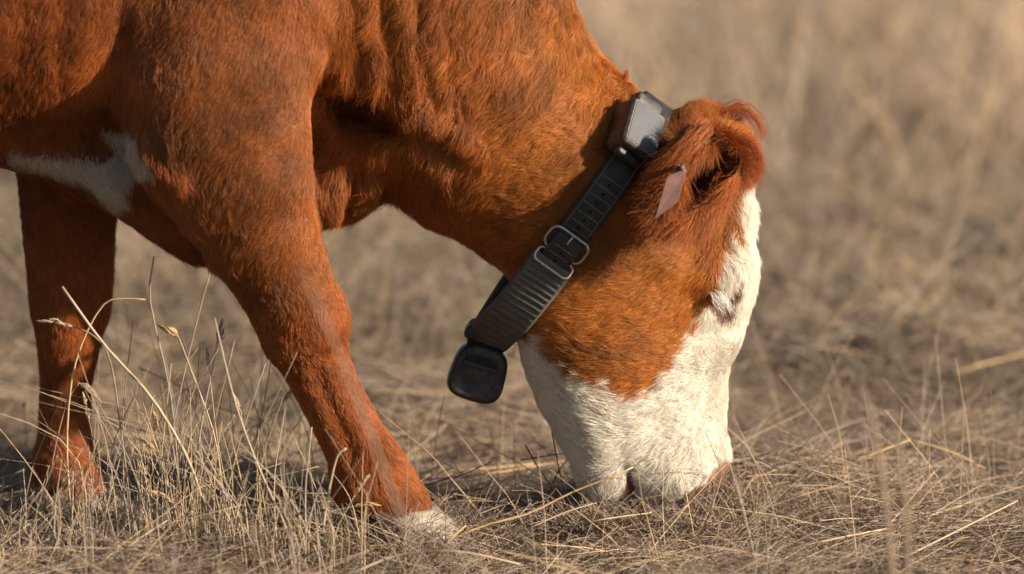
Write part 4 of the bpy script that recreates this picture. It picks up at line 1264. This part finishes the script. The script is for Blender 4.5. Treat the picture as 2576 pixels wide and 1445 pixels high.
straw('grass_stalk', 'thin stalk tilting right above the tall tuft', 'stalk', [(400, 1270, .0), (450, 1000, .0), (500, 790, .0), (528, 690, .0)], .0012, .0008, S_GREY, ST, 10)
straw('grass_stalk', 'short hooked stalk standing against the lower foreleg', 'stalk', [(812, 1340, -.30), (825, 1250, -.29), (848, 1150, -.29), (872, 1128, -.29)], .0016, .0013, S_PALE, ST, 10)
straw('grass_stalk', 'short upright stalk left of the lower foreleg', 'stalk', [(770, 1380, -.25), (768, 1240, -.25), (776, 1150, -.25), (784, 1075, -.25)], .0013, .0010, S_GREY, ST, 10)
# out-of-focus blades close to the lens
def blade(label, pts, w, m, seed=0):
    c = path(pts, 16); ww = w * np.interp(np.linspace(0, 1, 16), [0, .15, .7, 1], [.7, 1, .8, .1])
    rings = []
    for i in range(16):
        sec = np.array([(-1, 0), (-.4, -.16), (0, -.10), (.4, -.16), (1, 0), (.4, .12), (0, .16), (-.4, .12)])
        tg_ = c[min(i + 1, 15)] - c[max(i - 1, 0)]; tg_ /= np.linalg.norm(tg_)
        sx = np.cross(tg_, [0, 1, 0]); sx /= np.linalg.norm(sx); sy = np.cross(sx, tg_)
        rings.append(c[i] + sec[:, :1] * sx * ww[i] + sec[:, 1:] * sy * ww[i])
    v, f = loft(rings)
    o = mesh_obj('grass_stalk', v, f, m); tag(o, label, 'stalk', 'blurred blades close to the camera')
    return o
blade('broad blurred blade crossing in front of the near foreleg', [(1130, 1740, -1.35), (1060, 1440, -1.35), (975, 1210, -1.35), (872, 930, -1.35), (800, 770, -1.35), (742, 655, -1.35)], .0014, S_GREY)
blade('blurred upright blade at the lower right, left one of two', [(2262, 1700, -1.0), (2245, 1445, -1.0), (2225, 1250, -1.0), (2195, 1060, -1.0), (2160, 930, -1.0)], .0034, S_BROWN)
blade('blurred upright blade at the lower right, right one of two', [(2292, 1700, -.95), (2284, 1445, -.95), (2280, 1300, -.95), (2262, 1120, -.95), (2240, 980, -.95)], .0028, S_BROWN)
# straws lying about
LY = 'single straws lying in the grass'
def lie(label, *pts, r=.0012, m=S_GOLD, name='straw'):
    straw(name, label, 'straw', gs(*pts), r, r * .8, m, LY, 12)
lie('golden straw lying flat behind the hoof, upper of two', (1005, 1192, .02), (1180, 1182, .03), (1340, 1168, .03), r=.0018)
lie('golden straw lying flat behind the hoof, lower of two', (1030, 1206, .02), (1190, 1198, .03), (1420, 1160, .03), r=.0014)
straw('straw', 'long straw running up across the cow\'s chin to its mouth', 'straw', [(1100, 1372, -.16), (1220, 1322, -.15), (1330, 1292, -.14), (1440, 1238, -.13), (1540, 1200, -.13), (1592, 1176, -.12)], .0018, .0011, S_GOLD, LY, 14)
straw('straw', 'short straw rising to the mouth below the longer one', 'straw', [(1330, 1330, -.16), (1420, 1290, -.15), (1500, 1265, -.14)], .0012, .0010, S_PALE, LY, 8)
lie('bowed straw arching along the bottom edge below the hoof', (880, 1445, .02), (1000, 1398, .04), (1150, 1388, .05), (1310, 1420, .03), r=.0018, m=S_PALE)
lie('straw slanting over the tip of the near hoof', (1075, 1425, .01), (1120, 1370, .05), (1172, 1322, .07), r=.0013)
lie('long straw sloping up from the mound right of the muzzle', (2020, 1210, .03), (2140, 1165, .06), (2290, 1106, .08), r=.0014)
lie('straw sloping down to the right of the mound', (2290, 1106, .08), (2400, 1140, .06), (2480, 1180, .03), r=.0012)
lie('pinkish straw pointing at the muzzle from the right', (1850, 1168, .05), (1920, 1145, .07), (2000, 1110, .09), r=.0012, m=S_BROWN)
lie('long pale straw lying along the bottom right', (1930, 1395, .01), (2080, 1360, .03), (2230, 1330, .03), r=.0015, m=S_PALE)
lie('golden straw lying at the far right middle', (2400, 940, .03), (2480, 915, .04), (2580, 890, .04), r=.0022)
lie('long pale straw across the lower right corner', (2280, 1400, .02), (2420, 1330, .04), (2560, 1260, .05), r=.0014, m=S_PALE)
lie('pale stalk lying at the lower left below the tufts', (20, 1330, .02), (200, 1340, .03), (400, 1380, .03), r=.0015, m=S_PALE)
lie('pale straw slanting up at the lower left corner', (250, 1440, .01), (330, 1370, .05), (420, 1310, .07), r=.0014, m=S_GREY)
lie('white bent straw fragment lying behind the hoof', (1195, 1232, .02), (1222, 1225, .03), (1248, 1192, .04), r=.0022, m=S_PALE)
lie('straw crossing in front of the cow\'s chin at ground level', (1380, 1340, .02), (1500, 1310, .05), (1640, 1290, .05), r=.0011, m=S_PALE)
lie('straw standing out below the upper lip', (1600, 1400, .01), (1660, 1330, .05), (1730, 1270, .08), r=.0010, m=S_PALE)
lie('straw leaning against the nose', (1760, 1350, .02), (1790, 1280, .07), (1815, 1200, .10), r=.0010, m=S_BROWN)
# dark twigs by the chin
TW = 'dark twigs by the chin'
for lab, pts in (('dark twig leaning left of the chin, leftmost one', [(1322, 1120, .0), (1350, 1170, .0), (1386, 1224, .0)]),
                 ('dark twig standing close against the jaw', [(1388, 1082, .02), (1400, 1150, .01), (1418, 1236, .0)]),
                 ('dark twig slanting up to the chin', [(1360, 1290, -.02), (1395, 1205, -.02), (1430, 1150, -.01)]),
                 ('dark twig lying level left of the jaw', [(1310, 1158, .05), (1370, 1148, .05), (1440, 1138, .05)]),
                 ('thin dark twig reaching from the hoof towards the chin', [(1060, 1222, .06), (1160, 1195, .06), (1240, 1160, .06)])):
    straw('twig', lab, 'twig', pts, .0010, .0006, S_DARK, TW, 8)
# rusty dried flower heads
for i, (lab, x, y, z, r_) in enumerate((('round rusty dried flower head near the bottom right edge', 2436, 1412, .03, .006), ('small rusty flower head left of the bottom right one', 2385, 1432, .02, .004),
                              ('small rusty flower head beside the near hoof', 1238, 1385, .04, .004), ('tiny rusty flower head above the tall tuft', 608, 1085, .06, .0035), ('tiny rusty flower head left of the shaded foreleg', 60, 1018, .09, .003))):
    c = np.array(G(x, y, z)); rr = np.random.default_rng(i)
    ps = [sphere(c, r_ * .7, 1, 1, .8, 6)]
    for j in range(26):
        d = rr.normal(size=3); d /= np.linalg.norm(d)
        ps.append(tube([c + d * r_ * .4, c + d * r_ * rr.uniform(.95, 1.25)], [r_ * .22, r_ * .05], 4))
    ps.append(tube([c, np.array([c[0] + .004, c[1] + .004, 0.0])], .0006, 4))
    v, f = join(ps)
    o = mesh_obj('dried_flower', v, f, S_RUST); tag(o, lab, 'dried flower', 'rusty dried flower heads')
print('stalks', round(time.time() - T0, 1))
